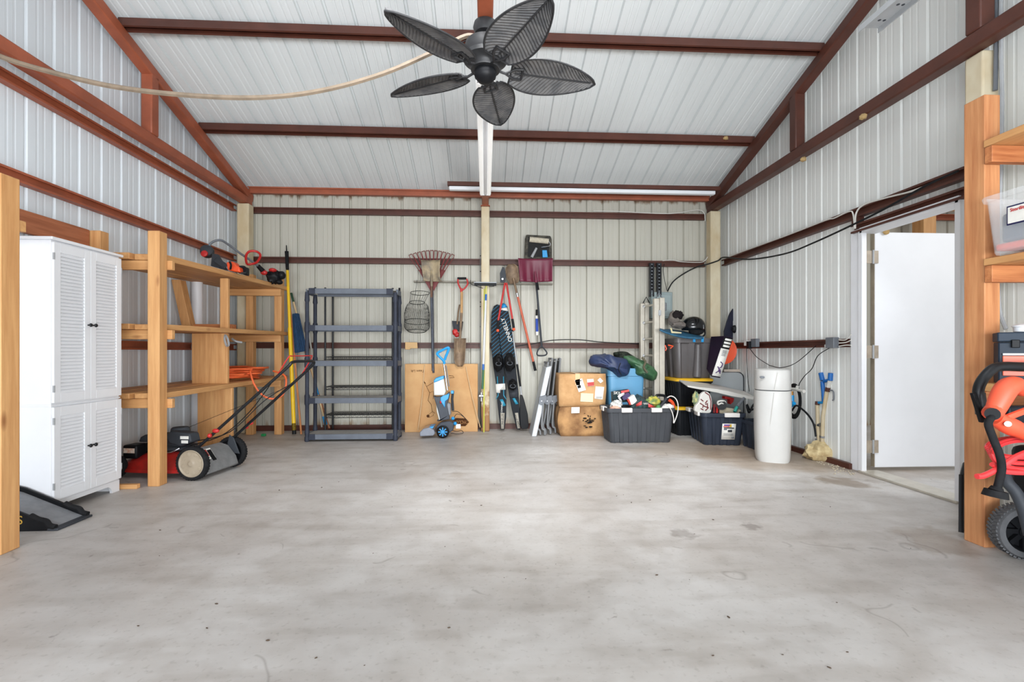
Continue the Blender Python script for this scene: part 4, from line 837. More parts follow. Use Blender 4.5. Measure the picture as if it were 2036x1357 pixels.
# ---------------- snow shovel
t=thing('snow_shovel','maroon plastic snow shovel hung blade up under the paint tray','shovel',tuple(W(1077,709,6.45)))
def ss(u,v):
    x0=1030+v*4; x1=1099-v*1; xx=x0+(x1-x0)*u; yy=514+v*(46-3*math.sin(math.pi*u)*0)
    p=W(xx,yy,6.42); p.y += .05*(1-(2*u-1)**2)*1 - .06*(v-.5)**2 + .008*math.cos(u*math.pi*9)*v; return p
mb=MB(); mb.grid(ss,40,10); mb.build('blade',M_maroon,t,solid=.006)
mb=MB(); mb.tube([W(1064,540,6.41),W(1066,562,6.42)],[.01,.022],10); mb.build('socket',M_maroon,t)
A=W(1066,560,6.43); B=W(1077,690,6.46)
MB().tube([A,B],.014,12).build('shaft',M_dgrey,t); mb=MB(); mb.tube([W(1067,562,6.42),W(1070,577,6.42)],.018,8); mb.build('clip',M_black,t)
mb=MB(); mb.tube(smooth_path([PW(q5(*p),6.45) for p in ((545,768),(525,790),(517,815),(530,826),(566,824),(578,812),(570,795),(548,770))],4),.0095,8); mb.build('d_handle',M_dgrey,t)
# ---------------- paint tray
t=thing('paint_tray','black paint tray holding roller and blue pad, on the girt above the maroon snow shovel','paint tray',tuple(W(1071,520,6.5)))
mb=MB(); o=[q5(*p) for p in ((452,82),(600,90),(608,110),(610,232),(440,232),(445,105))]; mb.wp(o,6.49,.05); mb.build('tray',mat('paint_stained_black',(62,60,56),.6,0,0,22,(1,1,1),(100,96,86)),t,bevel=.01)
mb=MB(); mb.wp([q5(*p) for p in ((466,98),(590,103),(594,220),(460,220))],6.486,.004); mb.build('tray_well',mat('well_black',(46,46,46),.6,0,.3,18),t)
mb=MB(); p0=W(*q5(472,112),6.46); p1=W(*q5(588,124),6.46); mb.tube([p0,p1],.036,16); lab(mb.build('roller',mat('cream_nap',(206,198,180),.95,0,.2,40,bump=.6),t),'cream paint roller')
mb=MB(); mb.tube(smooth_path([W(*q5(590,124),6.46),W(*q5(598,150),6.46),W(*q5(545,160),6.45)],4),.005,6); mb.build('roller_wire',M_chrome,t)
mb=MB(); mb.wp([q5(*p) for p in ((550,178),(578,178),(584,222),(552,222))],6.46,.025); lab(mb.build('paint_pad',M_blue,t,bevel=.004),'blue paint pad')
mb=MB(); mb.tube([W(*q5(515,165),6.46),W(*q5(485,222),6.46)],[.016,.02],8); mb.build('scraper',M_lgrey,t)
# ---------------- small brush
t=thing('caulk_tube','blue and white tube with black nozzle hanging beside the snow shovel shaft','tube',tuple(W(1067,663,6.5)))
MB().tube([W(1068,664,6.54),W(1067.5,633,6.54)],.019,12).build('tube',M_blue if False else mat('royal_blue',(44,84,176),.5),t)
MB().tube([W(1068,667,6.54),W(1068,660,6.54)],.021,12).build('cap',M_paper,t); MB().tube([W(1067.5,634,6.54),W(1067.3,628,6.54)],.020,12).build('collar',M_paper,t); MB().tube([W(1067,628,6.54),W(1067,616,6.54)],[.014,.012],12).build('nozzle',M_black,t)
# cable lying on the lower girt
mb=MB(); mb.tube(smooth_path([W(1020,690,6.56),W(1060,684,6.55),W(1100,677,6.55),W(1150,676,6.55),W(1200,681,6.55),W(1275,684,6.55)],6),.006,6); tag(mb.build('black_cable',M_black),'black cable lying along the lower girt on the back wall','cable')
mb=MB(); mb.tube([W(1165,668,6.56),W(1166,700,6.56)],.003,5); mb.tube([W(505,425,6.57),W(505,426,6.57)],.002,4)
# ---------------- folded chairs
def k6(x,y): return (x/5.653+1080,y/5.653+660)
FC='folded metal chairs'; M_chair=mat('chair_grey',(146,148,150),.45,.2,.1,8)
LBL=['grey folding chair with pale seat panel, leftmost of the folded stack','grey folding chair leaning second from the left in the folded stack','grey folding chair leaning third from the left in the folded stack','grey folding chair with black top, rightmost and nearest the cardboard boxes']
for i,(xb,xt,yt,yb,Y) in enumerate(((1069,1090,722,860,6.05),(1080,1098,714,860,6.12),(1090,1106,716,860,6.2),(1101,1114,714,858,6.3))):
    t=thing('folding_chair',LBL[i],'folding chair',tuple(W(xb,yb,Y)-Vector((0,0,W(xb,yb,Y).z))),FC)
    A=W(xb,yb,Y); A.z=.012; B=W(xt,yt,Y+.12); d=B-A; B2=B+Vector((-.01,.28,0))*.0
    # frame: two U tubes seen edge-on, running away from the viewer
    for off in (0,.30):
        mb=MB(); a_=A+Vector((0,off,0)); b_=B+Vector((0,min(off,6.56-B.y-.0) if off else 0,0))
        foot=a_+Vector((.03,0,0)); mb.tube(smooth_path([a_+Vector((.035,0,-.0)),a_+Vector((.028,0,.05)),a_+Vector((-.0,0,.10)),a_+d*.3,b_],4),.0125,8)
        mb.build('leg_tube',M_chair,t)
    mb=MB(); mb.tube([B,B+Vector((0,6.56-B.y-.0,0))],.0125,8); mb.build('top_bar',M_grey,t)
    M,L=LF(A,B,(-1,0,0)); # seat panel in the plane of the frame (local x = depth)
    mb=MB(); mb.box(-.29,-.02,.13,.13+L*.42,.008,.03,M) if False else None
    pn=MB(); s0=A+d*.38; s1=A+d*.97; w_=Vector((0,.27,0)); nn=Vector((-.014,0,0))
    q=[s0+Vector((0,.015,0)),s1+Vector((0,.015,0)),s1+w_*.8,s0+w_*.8]; pn.add(q+[p+nn for p in q],[(0,1,2,3),(7,6,5,4)]+[(k,(k+1)%4,4+(k+1)%4,4+k) for k in range(4)]); pn.build('backrest',M_lgrey if i in(0,1) else M_dgrey,t,bevel=.004)
    pn=MB(); s0=A+d*.40+Vector((.012,-.03,0)); pn.wp([(0,0)],6,.01) if False else None
    mb=MB(); c0=W(xb+2,798,Y-.03); c1=W(xb+16,798,Y-.03); mb.wp([(xb+3,790),(xb+17,786),(xb+19,798),(xb+8,806),(xb+2,803)],Y-.03,.04); h=mb.build('hinge_bracket',M_grey,t,bevel=.003)
    MB().cyl(W(xb+8,798,Y-.031),W(xb+8,798,Y-.037),.006).build('rivet',M_chrome,h)
    mb=MB(); a2=W(xb+10,856,Y-.02); a2.z=.012; b2=W(xb+12,795,Y-.02); mb.tube(smooth_path([a2+Vector((.03,0,0)),a2+Vector((.022,0,.06)),a2+Vector((-.01,0,.11)),b2],4),.0125,8); mb.build('front_leg',M_chair,t)
t=thing('folding_table','light grey folding table top leaning on the back wall left of the folded chairs','folding table',tuple(W(1063,860,6.0)-Vector((0,0,W(1063,860,6.0).z))))
mb=MB(); a=[W(1057,858,5.98),W(1067,858,5.98),W(1097,728,6.12),W(1086,731,6.12)]; 
for p in a[:2]: p.z=.001
mb.add(a+[p+Vector((.0,.38,0)) for p in a],[(0,1,2,3),(7,6,5,4),(0,4,5,1),(1,5,6,2),(2,6,7,3),(3,7,4,0)]); mb.build('table_top',mat('pale_grey_laminate',(196,200,204),.4,0,.05,5),t,bevel=.008)
# ================================================================ boxes and totes, back right
q6=lambda x,y:(x/5.653+1080,y/5.653+660); q7=lambda x,y:(x/4.523+1240,y/4.523+480); q8=lambda x,y:(x/5.09+1300,y/5.09+700)
n8=lambda x,y:(x/7.539+1340,y/7.539+720); t8=lambda x,y:(x/11.307+1200,y/11.307+770)
q9=lambda x,y:(x/3.391+1640,y/3.391+340); qa=lambda x,y:(x/2.825+1836,y/2.825+640); qb=lambda x,y:(x/2.609+1660,y/2.609+600); q1=lambda x,y:(x/2.95,y/2.95); q2=lambda x,y:(x/2.9497+1380,y/2.9497)
M_cardold=mat('worn_cardboard',(206,168,124),.85,0,0,5,(1,1,1),(186,146,102),bump=.15)
def lumpy_box(x0,x1,y0,y1,z0,z1,amp,seed,bul=0):
    mb=MB(); n=8
    def put(f): mb.grid(f,n,n)
    def wv(x,y,z):
        p=Vector((x,y,z)); k=noise.noise_vector(p*5+Vector((seed,0,0)))*amp
        c=Vector(((x0+x1)/2,(y0+y1)/2,(z0+z1)/2)); r=p-c; f=1-(abs(r.z)/((z1-z0)/2))**2
        k.z*= .3 if z<=z0+.001 else 1; q=p+k+Vector((r.x*bul*f,r.y*bul*f,0)); q.z=max(q.z,z0); return q
    L=lambda a,b,t:a+(b-a)*t
    for z in (z0,z1): put(lambda u,v,z=z: wv(L(x0,x1,u),L(y0,y1,v),z))
    for y in (y0,y1): put(lambda u,v,y=y: wv(L(x0,x1,u),y,L(z0,z1,v)))
    for x in (x0,x1): put(lambda u,v,x=x: wv(x,L(y0,y1,u),L(z0,z1,v)))
    return mb
def weld(o):
    bm=bmesh.new(); bm.from_mesh(o.data); bmesh.ops.remove_doubles(bm,verts=bm.verts,dist=.0005); bmesh.ops.recalc_face_normals(bm,faces=bm.faces); bm.to_mesh(o.data); bm.free(); return o
Yb=5.98
x0,x1=W(1114,850,Yb).x,W(1204,850,Yb).x; zs=W(1160,809,Yb).z; zt=W(1160,744,Yb).z
GB='stacked cardboard boxes'
t=thing('cardboard_box','stained sagging cardboard box at the bottom of the two-box stack','box',((x0+x1)/2,Yb+.25,0),GB)
weld(lumpy_box(x0,x1+.03,Yb,Yb+.48,0,zs,.012,3,.10).build('carton',mat('stained_cardboard',(196,156,110),.85,0,0,3.5,(1,1,1),(142,106,72),bump=.2),t))
mb=MB(); rnd=random.Random(5)
for i in range(26):
    c=W(1170+rnd.gauss(0,6),838+rnd.gauss(0,5),Yb-.04); mb.ball(c,(rnd.uniform(.006,.03),.004,rnd.uniform(.003,.01)),8,5)
s=mb.build('scorched_print',M_text,t); s['kind']='stuff'
def sticker(pts,Y,m,par,name='shipping_label'): mb=MB(); mb.wp(pts,Y,.004); return mb.build(name,m,par)
sticker([q6(318,850),q6(410,848),q6(408,915),q6(316,918)],Yb-.035,M_paper,t)
t=thing('cardboard_box','taped cardboard box with shipping labels on top of the two-box stack','box',((x0+x1)/2,Yb+.25,zs),GB)
weld(lumpy_box(x0-.01,x1,Yb,Yb+.46,zs+.002,zt,.008,8,.02).build('carton',M_cardold,t))
Yl=Yb-.012
a=sticker([q6(355,545),q6(437,525),q6(482,655),q6(400,680)],Yl,M_paper,t)
mb=MB(); mb.wp([q6(385,608),q6(420,600),q6(426,630),q6(390,638)],Yl-.001,.003); mb.wp([q6(370,558),q6(430,545),q6(432,552),q6(372,566)],Yl-.001,.003); mb.build('label_print',M_text,a)
a=sticker([q6(492,535),q6(566,530),q6(572,608),q6(500,615)],Yl,M_paper,t); sticker([q6(497,572),q6(570,564),q6(572,606),q6(502,613)],Yl-.001,M_red,a,'red_band')
sticker([q6(610,545),q6(640,518),q6(676,555),q6(645,580)],Yl,M_paper,t); a=sticker([q6(590,615),q6(686,622),q6(668,762),q6(577,752)],Yl,M_paper,t); 
mb=MB()
for i in range(8): mb.wp([q6(600+i*8,730),q6(603+i*8,730),q6(602+i*8,750),q6(599+i*8,750)],Yl-.001,.002)
mb.build('label_print',M_text,a)
sticker([q6(424,690),q6(564,696),q6(560,792),q6(418,786)],Yl,mat('cream_paper',(226,214,184),.8),t)
M_tape=mat('packing_tape',(214,178,128),.3,0,.05,10)
mb=MB(); mb.box((x0+x1)/2-.10,(x0+x1)/2-.04,Yb-.012,Yb-.006,zt-.14,zt); mb.build('tape',M_tape,t); mb=MB(); mb.box((x0+x1)/2-.10,(x0+x1)/2-.04,Yb-.01,Yb+.45,zt+.002,zt+.006); mb.build('tape',M_tape,t)
# ---- totes
def rloop(w,d,r,z,nr=0,rib=0,cx=0,cy=0):
    P=[]
    def side(a,b,nrm):
        L=(b-a).length; out=[]
        m=max(nr,1)
        for i in range(m):
            for f,o in ((0,0),(.12,-1),(.5,-1),(.62,0)): out.append(a+(b-a)*((i+f)/m)+nrm*(o*rib if nr and 0<i*1+f else 0))
        out.append(b); return out
    hw,hd=w/2,d/2; cs=[(hw-r,-hd,1,0,-1),(hw,hd-r,0,1,0)]
    S=[(Vector((-hw+r,-hd)),Vector((hw-r,-hd)),Vector((0,-1))),(Vector((hw,-hd+r)),Vector((hw,hd-r)),Vector((1,0))),(Vector((hw-r,hd)),Vector((-hw+r,hd)),Vector((0,1))),(Vector((-hw,hd-r)),Vector((-hw,-hd+r)),Vector((-1,0)))]
    for k,(a,b,n_) in enumerate(S):
        P+=side(a,b,n_)
        c=(Vector((hw-r,-hd+r)),Vector((hw-r,hd-r)),Vector((-hw+r,hd-r)),Vector((-hw+r,-hd+r)))[k]; a0=-math.pi/2+k*math.pi/2
        for j in (1,2,3): P.append(c+Vector((math.cos(a0+j*math.pi/8),math.sin(a0+j*math.pi/8)))*r)
    return [(p.x+cx,p.y+cy,z) for p in P]
def tote(label,loc,rz,w,d,h,m,group='storage totes',taper=.86,nr=5,rib=.012,open_=True,wallt=.005,name='storage_tote'):
    t=thing(name,label,'tote',loc,group,rz); O=MB(Matrix.Translation(Vector(loc)))
    R=lambda s,z,rb=rib: rloop(w*s,d*s,.05*s,z,nr,rb)
    tp=lambda z: taper+(1-taper)*z/h
    L=[R(taper-.03,0),R(taper,.012),R(tp(.55*h),.55*h),R(tp(.86*h),.86*h),R(tp(.88*h),.88*h,0),R(1.03,.885*h,0),R(1.035,.985*h,0),R(1.03,h,0),R(1.0,h,0)]
    if open_: L += [R(.985,.97*h,0),R(tp(.5*h)-.03,.5*h,0),R(taper-.05,.012,0)]
    O.ring_loops(L); O_=O.build('shell',m,t); return t,Matrix.Translation(Vector(loc))
M_tdark=mat('charcoal_tote_plastic',(82,84,88),.5,0,.12,6); M_tblue=mat('slate_tote_plastic',(62,68,80),.45,0,.12,6); M_tblack=mat('black_tote_plastic',(38,40,44),.45,0,.15,6)
M_tsky=mat('sky_blue_tote',(112,166,200),.4,0,.06,5); M_clip=mat('white_clip',(222,218,214),.4,0,.04,9)
# front tote
pL,pR=WF(1216,881),WF(1336,883); fw=(pR-pL).length/.86; c=(pL+pR)/2; dd=.40; ht=.40
t,T=tote('charcoal open tote with white clips heaped with boxes, in front of the sky blue tote',(c.x,c.y+.20,0),0,fw*.985,dd,ht,M_tdark,nr=6,rib=.022,taper=.91)
for sx in (-.22,.22):
    mb=MB(T); mb.box(sx*fw-.062+ (0),sx*fw+.062,-dd/2-.022,-dd/2+.03,ht-.045,ht+.006); mb.build('clip',M_clip,t,bevel=.006)
for sx in (-1,1):
    mb=MB(T); mb.box(min(sx*(fw/2-.03),sx*(fw/2+.02)),max(sx*(fw/2-.03),sx*(fw/2+.02)),-.06,.06,ht-.045,ht+.006); mb.build('clip',M_clip,t,bevel=.006)
tote_c=Vector((c.x,c.y+.20,0)); yf=c.y
# contents of front tote
M_bag=mat('tan_bag',(206,172,124),.6,0,.15,10)
def item(name,label,cat,mb,m,bevel=0,solid=0,group=None): return tag(mb.build(name,m,None,bevel=bevel,solid=solid),label,cat,group)
mb=MB(); mb.ball((tote_c.x-.02,tote_c.y,.24),(.22,.14,.12),24,14,.30,4,2); item('crumpled_bag','crumpled tan plastic bag filling the charcoal tote under the tool boxes','bag',mb,M_bag)
t=thing('crumpled_packet','clear and pinkish crumpled packet at the left rim of the charcoal tote','packet',tuple(W(*t8(250,480),yf+.08)))
mb=MB(); mb.ball(W(*t8(255,485),yf+.07),(.06,.05,.035),16,10,.5,4,5); mb.build('packet',mat('pinkish_packet',(220,176,156),.4,0,.2,14),t); mb=MB(); mb.ball(W(*t8(290,400),yf+.1),(.07,.05,.05),16,10,.6,4,9); mb.build('clear_wrap',mat('clear_wrap',(206,206,202),.2,0,.15,20),t)
M_teal2=mat('dark_teal_carton',(44,66,70),.5,0,.2,12); M_pink=mat('coral_red_print',(226,92,90),.5)
def carton(name,label,F_,Y,depth,m,lid=None,sk=(0,0)):
    t=thing(name,label,'box',tuple(W(*F_[0],Y))); mb=MB(); f=[W(*q,Y) for q in F_]; b=[p+Vector((sk[0],depth,sk[1])) for p in f]; k=len(f)
    mb.add(f+b,[tuple(range(k)),tuple(range(2*k-1,k-1,-1))]+[(i,k+i,k+(i+1)%k,(i+1)%k) for i in range(k)]); mb.build('carton',m,t,bevel=.002); return t
t=carton('tool_carton','dark teal carton with red end upright at the back left of the charcoal tote',[t8(205,115),t8(570,55),t8(612,165),t8(590,330),t8(215,370)],yf+.22,.08,M_teal2)
mb=MB(); mb.wp([t8(395,90),t8(565,58),t8(580,100),t8(400,140)],yf+.218,.003); mb.build('red_print',M_pink,t); text('SKIL',frame(W(*t8(310,140),yf+.217),(.1,0,1),(0,-1,0)),.05,M_paper,t)
# tented carton in front (two visible faces)
t=thing('tool_carton','grey and teal carton with coral panels, corner-on at the front of the charcoal tote','box',tuple(W(*t8(870,540),yf+.05)))
mb=MB(); f=[W(*t8(x,y),Y) for x,y,Y in ((625,440,yf+.14),(868,275,yf+.04),(1170,440,yf+.14),(1170,520,yf+.14),(870,560,yf+.02),(625,530,yf+.14))]
A,B,C_,D_,E_,G_=f; up=Vector((0,.18,.045)); mb.add([A,B,C_,D_,E_,G_,A+up,B+up,C_+up],[(0,1,4,5),(1,2,3,4),(0,6,7,1),(1,7,8,2),(6,0,5),(8,3,2)]); mb.build('carton',mat('grey_teal_carton',(92,112,112),.5,0,0,14,(1,1,1),(52,70,72)),t,solid=.003)
mb=MB(); 
def onf(P,Q,R_,S,u0,u1,v0,v1,o): 
    f=lambda u,v:(P*(1-u)+Q*u)*(1-v)+(S*(1-u)+R_*u)*v+Vector((0,-o,0)); return [f(u0,v0),f(u1,v0),f(u1,v1),f(u0,v1)]
mb.add(onf(A,B,E_,G_,.42,.95,.10,.42,.004),[(0,1,2,3)]); mb.add(onf(B,C_,D_,E_,.45,.98,.10,.55,.004),[(0,1,2,3)]); mb.build('coral_panel',M_pink,t,solid=.002)
text('DRILL',frame(onf(B,C_,D_,E_,.24,.3,.25,.5,.01)[0],(0,-.2,1),(.25,-1,0)),.03,M_paper,t)
t=carton('small_box','small white and red product box standing in the middle of the charcoal tote',[t8(560,250),t8(690,175),t8(760,320),t8(650,400),t8(600,400)],yf+.12,.07,M_paper)
mb=MB(); mb.wp([t8(535,290),t8(575,265),t8(625,400),t8(590,405)],yf+.118,.05); mb.build('red_side',mat('brick_red_print',(190,66,50),.5),t)
t=carton('blister_pack','purple and clear blister pack leaning beside the small white box in the charcoal tote',[t8(430,170),t8(560,130),t8(610,180),t8(540,270),t8(450,300),t8(420,250)],yf+.16,.04,mat('purple_print',(74,56,110),.4,0,.4,16))
mb=MB(); mb.tube(smooth_path([W(*t8(x,y),yf+.13) for x,y in ((330,230),(370,180),(460,150),(400,190),(350,240),(390,310),(380,400))],4),.012,6); mb.build('clear_moulding',mat('clear_moulding',(216,214,214),.25),t)
t=thing('circular_saw','black handled orange power saw lying in the right end of the charcoal tote','power tool',tuple(W(*t8(1350,380),yf+.2)))
mb=MB(); mb.tube(smooth_path([W(*t8(x,y),yf+.18) for x,y in ((1180,320),(1185,200),(1290,185),(1380,210),(1380,300))],5),.016,8); mb.build('handle',M_black,t)
mb=MB(); mb.wp([t8(1170,320),t8(1440,310),t8(1500,470),t8(1400,520),t8(1180,400)],yf+.17,.08); mb.build('body',M_black,t,bevel=.01)
mb=MB(); mb.tube(smooth_path([W(*t8(x,y),yf+.2) for x,y in ((1470,290),(1530,330),(1570,400),(1580,470))],5),[.02]*16,8); mb.build('guard',M_orange,t)
t=thing('cable_lopper','white cable loop with green end arching over the right rim of the charcoal tote','cable',tuple(W(*t8(1350,400),yf+.05)))
mb=MB(); mb.tube(smooth_path([W(*t8(x,y),yf-.03) for x,y in ((1430,240),(1520,205),(1620,260),(1675,400),(1660,600),(1580,810),(1575,700),(1540,560),(1480,460),(1370,390))],6),.006,8); mb.build('cable',M_clip,t)
mb=MB(); mb.tube([W(*t8(1430,240),yf-.03),W(*t8(1250,480),yf+.02)],.014,8); mb.build('dark_tube',M_dgrey,t); mb=MB(); mb.ball(W(*t8(1235,460),yf+.02),(.03,.025,.03),12,8,.2); mb.build('green_end',mat('green_plastic',(84,140,84),.5),t)
mb=MB(); mb.ball(W(*t8(1120,330),yf+.16),(.09,.06,.06),16,10,.5,5,3); item('seed_packets','yellow and green crumpled packet in the back of the charcoal tote','packet',mb,mat('yellow_green_print',(196,184,86),.5,0,0,24,(1,1,1),(110,140,90)))
mb=MB(); mb.ball(W(*t8(1400,470),yf+.06),(.10,.05,.045),16,10,.5,5,7); item('paper_wad','white crumpled paper at the right front of the charcoal tote','paper',mb,M_paper)
# blue tote behind, with bags
x0b,x1b=1.545,W(1285,800,6.05).x
t,T=tote('sky blue storage tote between the cardboard boxes and the ladder, bags piled on top',((x0b+x1b)/2,6.27,0),.0,(x1b-x0b)/1.035,.42,.84,M_tsky,nr=0,rib=0,taper=.86)
def bag(name,label,pts,Y,dep,m,cat,seed):
    t=thing(name,label,cat,tuple(W(*pts[0],Y)))
    cx=sum(p[0] for p in pts)/len(pts); cy=sum(p[1] for p in pts)/len(pts); n=len(pts); L=[]
    sp=[(p.x,p.y) for p in smooth_path([(p[0],p[1],0) for p in pts],4,True)]
    for k,(s,o) in enumerate(((.3,0),(.62,.08),(.85,.22),(.97,.38),(1.0,.5),(.97,.65),(.85,.82),(.5,.97),(.2,1))):
        lp=[]
        for j,(x,y) in enumerate(sp):
            q=W(cx+(x-cx)*s,cy+(y-cy)*s,Y); q.y=Y+o*dep; q+=noise.noise_vector(q*9+Vector((seed,0,0)))*.022+noise.noise_vector(q*22+Vector((seed,0,0)))*.012+Vector((0,1,0))*.012*math.sin(j*.9+k); lp.append(q)
        L.append(lp)
    mb=MB(); mb.ring_loops(L); mb.build('fabric',m,t); return t
M_navy=mat('navy_nylon',(62,76,112),.5,0,.35,9,bump=.5,bsc=14); M_green=mat('green_nylon',(78,118,84),.5,0,.35,9,bump=.5,bsc=14)
t=bag('sleeping_bag','navy blue stuffed fabric bag lying on top of the sky blue tote',[q6(*p) for p in ((555,310),(600,260),(740,248),(860,290),(985,320),(1030,400),(990,500),(920,522),(860,500),(800,440),(700,410),(580,380))],5.93,.34,M_navy,'bag',1)
mb=MB(); mb.tube(smooth_path([W(*q6(x,y),5.915) for x,y in ((870,350),(850,420),(880,490))],4),.005,6); mb.build('seam',M_black,t)
t=bag('duffel_bag','green stuffed fabric bag hanging over the sky blue tote beside the ladder',[q6(*p) for p in ((940,290),(1020,270),(1110,310),(1200,350),(1290,430),(1325,520),(1270,560),(1190,540),(1130,510),(1060,480),(1030,400))],5.97,.26,M_green,'bag',4)
mb=MB(); mb.tube(smooth_path([W(*q6(x,y),5.95) for x,y in ((1110,290),(1150,340),(1130,400),(1170,460))],4),.014,6); mb.build('strap',mat('olive_webbing',(110,104,84),.8,0,.3,30),t)
bag('camo_bag','dark patterned cloth bundle behind the navy and green bags on the sky blue tote',[q6(*p) for p in ((815,260),(840,222),(920,220),(1010,260),(1060,290),(1000,330),(880,320))],6.15,.22,mat('camouflage_cloth',(64,70,60),.8,0,0,16,(1,1,1),(30,34,32)),'bag',7)
# ---- ladder
t=thing('folding_ladder','folded aluminium multi-position ladder standing against the back wall beside the grey stacked tote','ladder',(W(1302,860,6.25).x,6.3,0))
zt=W(1311,594,6.1).z; zl=W(1282,604,6.45).z
xr0,xr1=W(1300,700,6.1).x,W(1321,700,6.1).x; xl0,xl1=W(1274,700,6.42).x,W(1291,700,6.42).x
m_=(xr0+xr1)/2
for a,b,y,z in ((xr0,m_-.002,6.08,zt),(m_+.002,xr1,6.08,zt+.01),(xl0,(xl0+xl1)/2-.002,6.42,zl),((xl0+xl1)/2+.002,xl1,6.42,zl+.01)):
    mb=MB(); mb.box(a,b,y,y+.075,0.0,z); mb.build('rail',M_alu,t,bevel=.006)
for k in range(8):
    z=.28+k*.22; 
    if z>zl-.05: break
    mb=MB(); mb.tube([(m_-.04,6.155,z+.06),((xl0+xl1)/2-.0,6.42,z+.06)],.014,10); mb.build('rung',M_alu,t)
    mb=MB(); mb.cyl(((xl0+xl1)/2-.02,6.42,z+.06),((xl0+xl1)/2-.02,6.41,z+.06),.018); mb.build('rivet',M_chrome,t)
mb=MB(); mb.box(m_-.018,m_+.018,6.072,6.08,zt-.22,zt-.15); mb.build('hinge_lock',M_lgrey,t,bevel=.003)
mb=MB(); mb.tube([W(*q7(290,515),6.11),W(*q7(318,462),6.11),W(*q7(350,515),6.11)],.007,6); mb.build('strap_loop',M_grey,t); mb=MB(); mb.tube([W(*q7(175,555),6.44),W(*q7(203,502),6.44),W(*q7(232,555),6.44)],.007,6); lab(mb.build('strap_loop',M_black,t),'black strap loop')
# ---- breaker panel and struts
t=thing('breaker_panel','light grey electrical breaker panel mounted on the back wall behind the ladder','electrical panel',tuple(W(1316,608,6.5)))
mb=MB(); mb.wp([q7(250,455),q7(440,458),q7(438,695),q7(250,695)],6.50,.12); mb.build('cabinet',mat('panel_grey',(150,162,162),.5,.1,.06,8),t,bevel=.006)
mb=MB(); mb.wp([q7(300,480),q7(425,484),q7(422,680),q7(300,676)],6.492,.01); d=mb.build('door',mat('panel_door_grey',(158,170,170),.5,.1,.05,8),t,bevel=.004)
mb=MB(); mb.wp([q7(365,555),q7(386,556),q7(386,625),q7(365,624)],6.486,.01); mb.build('breaker_window',M_dgrey,d)
for k in range(6): mb=MB(); mb.wp([q7(368,560+k*11),q7(383,560+k*11),q7(383,566+k*11),q7(368,566+k*11)],6.483,.004); mb.build('breaker',M_lgrey,d)
for xx,l in ((252,'dark slotted channel strut above the breaker panel, left one'),(318,'dark slotted channel strut above the breaker panel, right one')):
    t=thing('slotted_strut',l,'strut',tuple(W(*q7(xx,450),6.52)),'slotted struts'); x=W(*q7(xx,300),6.50).x; zb,zt_=W(0,582,6.5).z,W(0,510,6.5).z
    mb=MB(); mb.box(x-.032,x-.026,6.49,6.53,zb,zt_); mb.box(x+.026,x+.032,6.49,6.53,zb,zt_); mb.box(x-.026,x+.026,6.525,6.53,zb,zt_); mb.box(x-.026,x-.010,6.49,6.494,zb,zt_); mb.box(x+.010,x+.026,6.49,6.494,zb,zt_); mb.build('channel',M_blackm,t)
    mb=MB()
    for k in range(10): z=zb+.03+(zt_-zb-.05)*k/9; mb.box(x-.010,x+.010,6.492,6.496,z-.008,z+.008)
    mb.build('slot_teeth',M_grey,t)
# ---- tote stack
sx0,sx1=W(1345,760,5.9).x,W(1419,760,5.9).x; scx=(sx0+sx1)/2; scy=6.16; sw=sx1-sx0
M_ylid=mat('yellow_lid',(236,190,48),.45,0,.06,9)
def lid(t,loc,w,d,z):
    mb=MB(Matrix.Translation(Vector(loc))); mb.ring_loops([rloop(w*.99,d*.99,.05,z-.02),rloop(w*1.05,d*1.05,.05,z-.018),rloop(w*1.06,d*1.06,.05,z+.006),rloop(w*.98,d*.98,.05,z+.018)]); mb.build('lid',M_ylid,t)
t,T=tote('black tote with yellow lid on the floor, bottom of the corner stack',(scx,scy,0),0,sw*.99,.52,.345,M_tblack,open_=False); lid(t,(scx,scy,0),sw*.98,.52,.345)
t,T=tote('black tote with yellow lid in the middle of the corner stack',(scx,scy,.366),0,sw*.99,.52,.335,M_tblack,open_=False); lid(t,(scx,scy,.366),sw*.98,.52,.335)
M_tgrey=mat('warm_grey_tote',(104,100,100),.4,0,.12,5)
gh=W(1380,673,5.95).z-.722
t,T=tote('tall grey lidded tote with blue latches on top of the corner stack',(scx,scy,.722),0,sw*1.0,.50,gh,M_tgrey,open_=False,nr=2,rib=.02,taper=.88)
for sx in (-.03,.075):
    mb=MB(T); mb.box(sx,sx+.03,-.275,-.25,gh-.05,gh+.012); mb.build('latch',M_cyan,t,bevel=.004)
mb=MB(); mb.tube([W(*q7(x,y),5.86) for x,y in ((372,935),(385,968),(375,985))],.008,5); mb.tube([W(*q7(x,y),5.86) for x,y in ((400,935),(445,945),(420,965))],.010,5); mb.build('painted_mark',M_orange,t)
mb=MB(T); mb.tube([(.035,-.235,.02),(.035,-.262,gh-.08)],[.055,.035],10); mb.build('centre_rib',M_tgrey,t)
mb=MB(); X=sx0-.0; 
t=thing('blue_foam_board','curved blue foam board with white chips lying on the grey tote under the helmet','board',tuple(W(1350,668,5.9)))
def fb(u,v):
    x0=1312+u*86; 
    p=W(x0, 652+ (u**2)*20 , 5.86+v*.42); z=W(x0,653+ (u**2.2)*16,5.9).z; p.z=z+.01*math.sin(math.pi*v)-.09*(1-v)*math.sin(math.pi*min(1,u*.9+.05))**.7; return p
mb=MB(); mb.grid(fb,16,8); mb.build('board',mat('deep_blue_foam',(40,92,122),.6,0,0,14,(1,1,1),(60,112,138)),t,solid=.018)
mb=MB(); mb.wp([q7(*p) for p in ((418,780),(432,782),(440,810),(520,820),(520,830),(430,826))],5.845,.004); mb.build('pale_mark',mat('pale_mark',(206,196,160),.7),t)
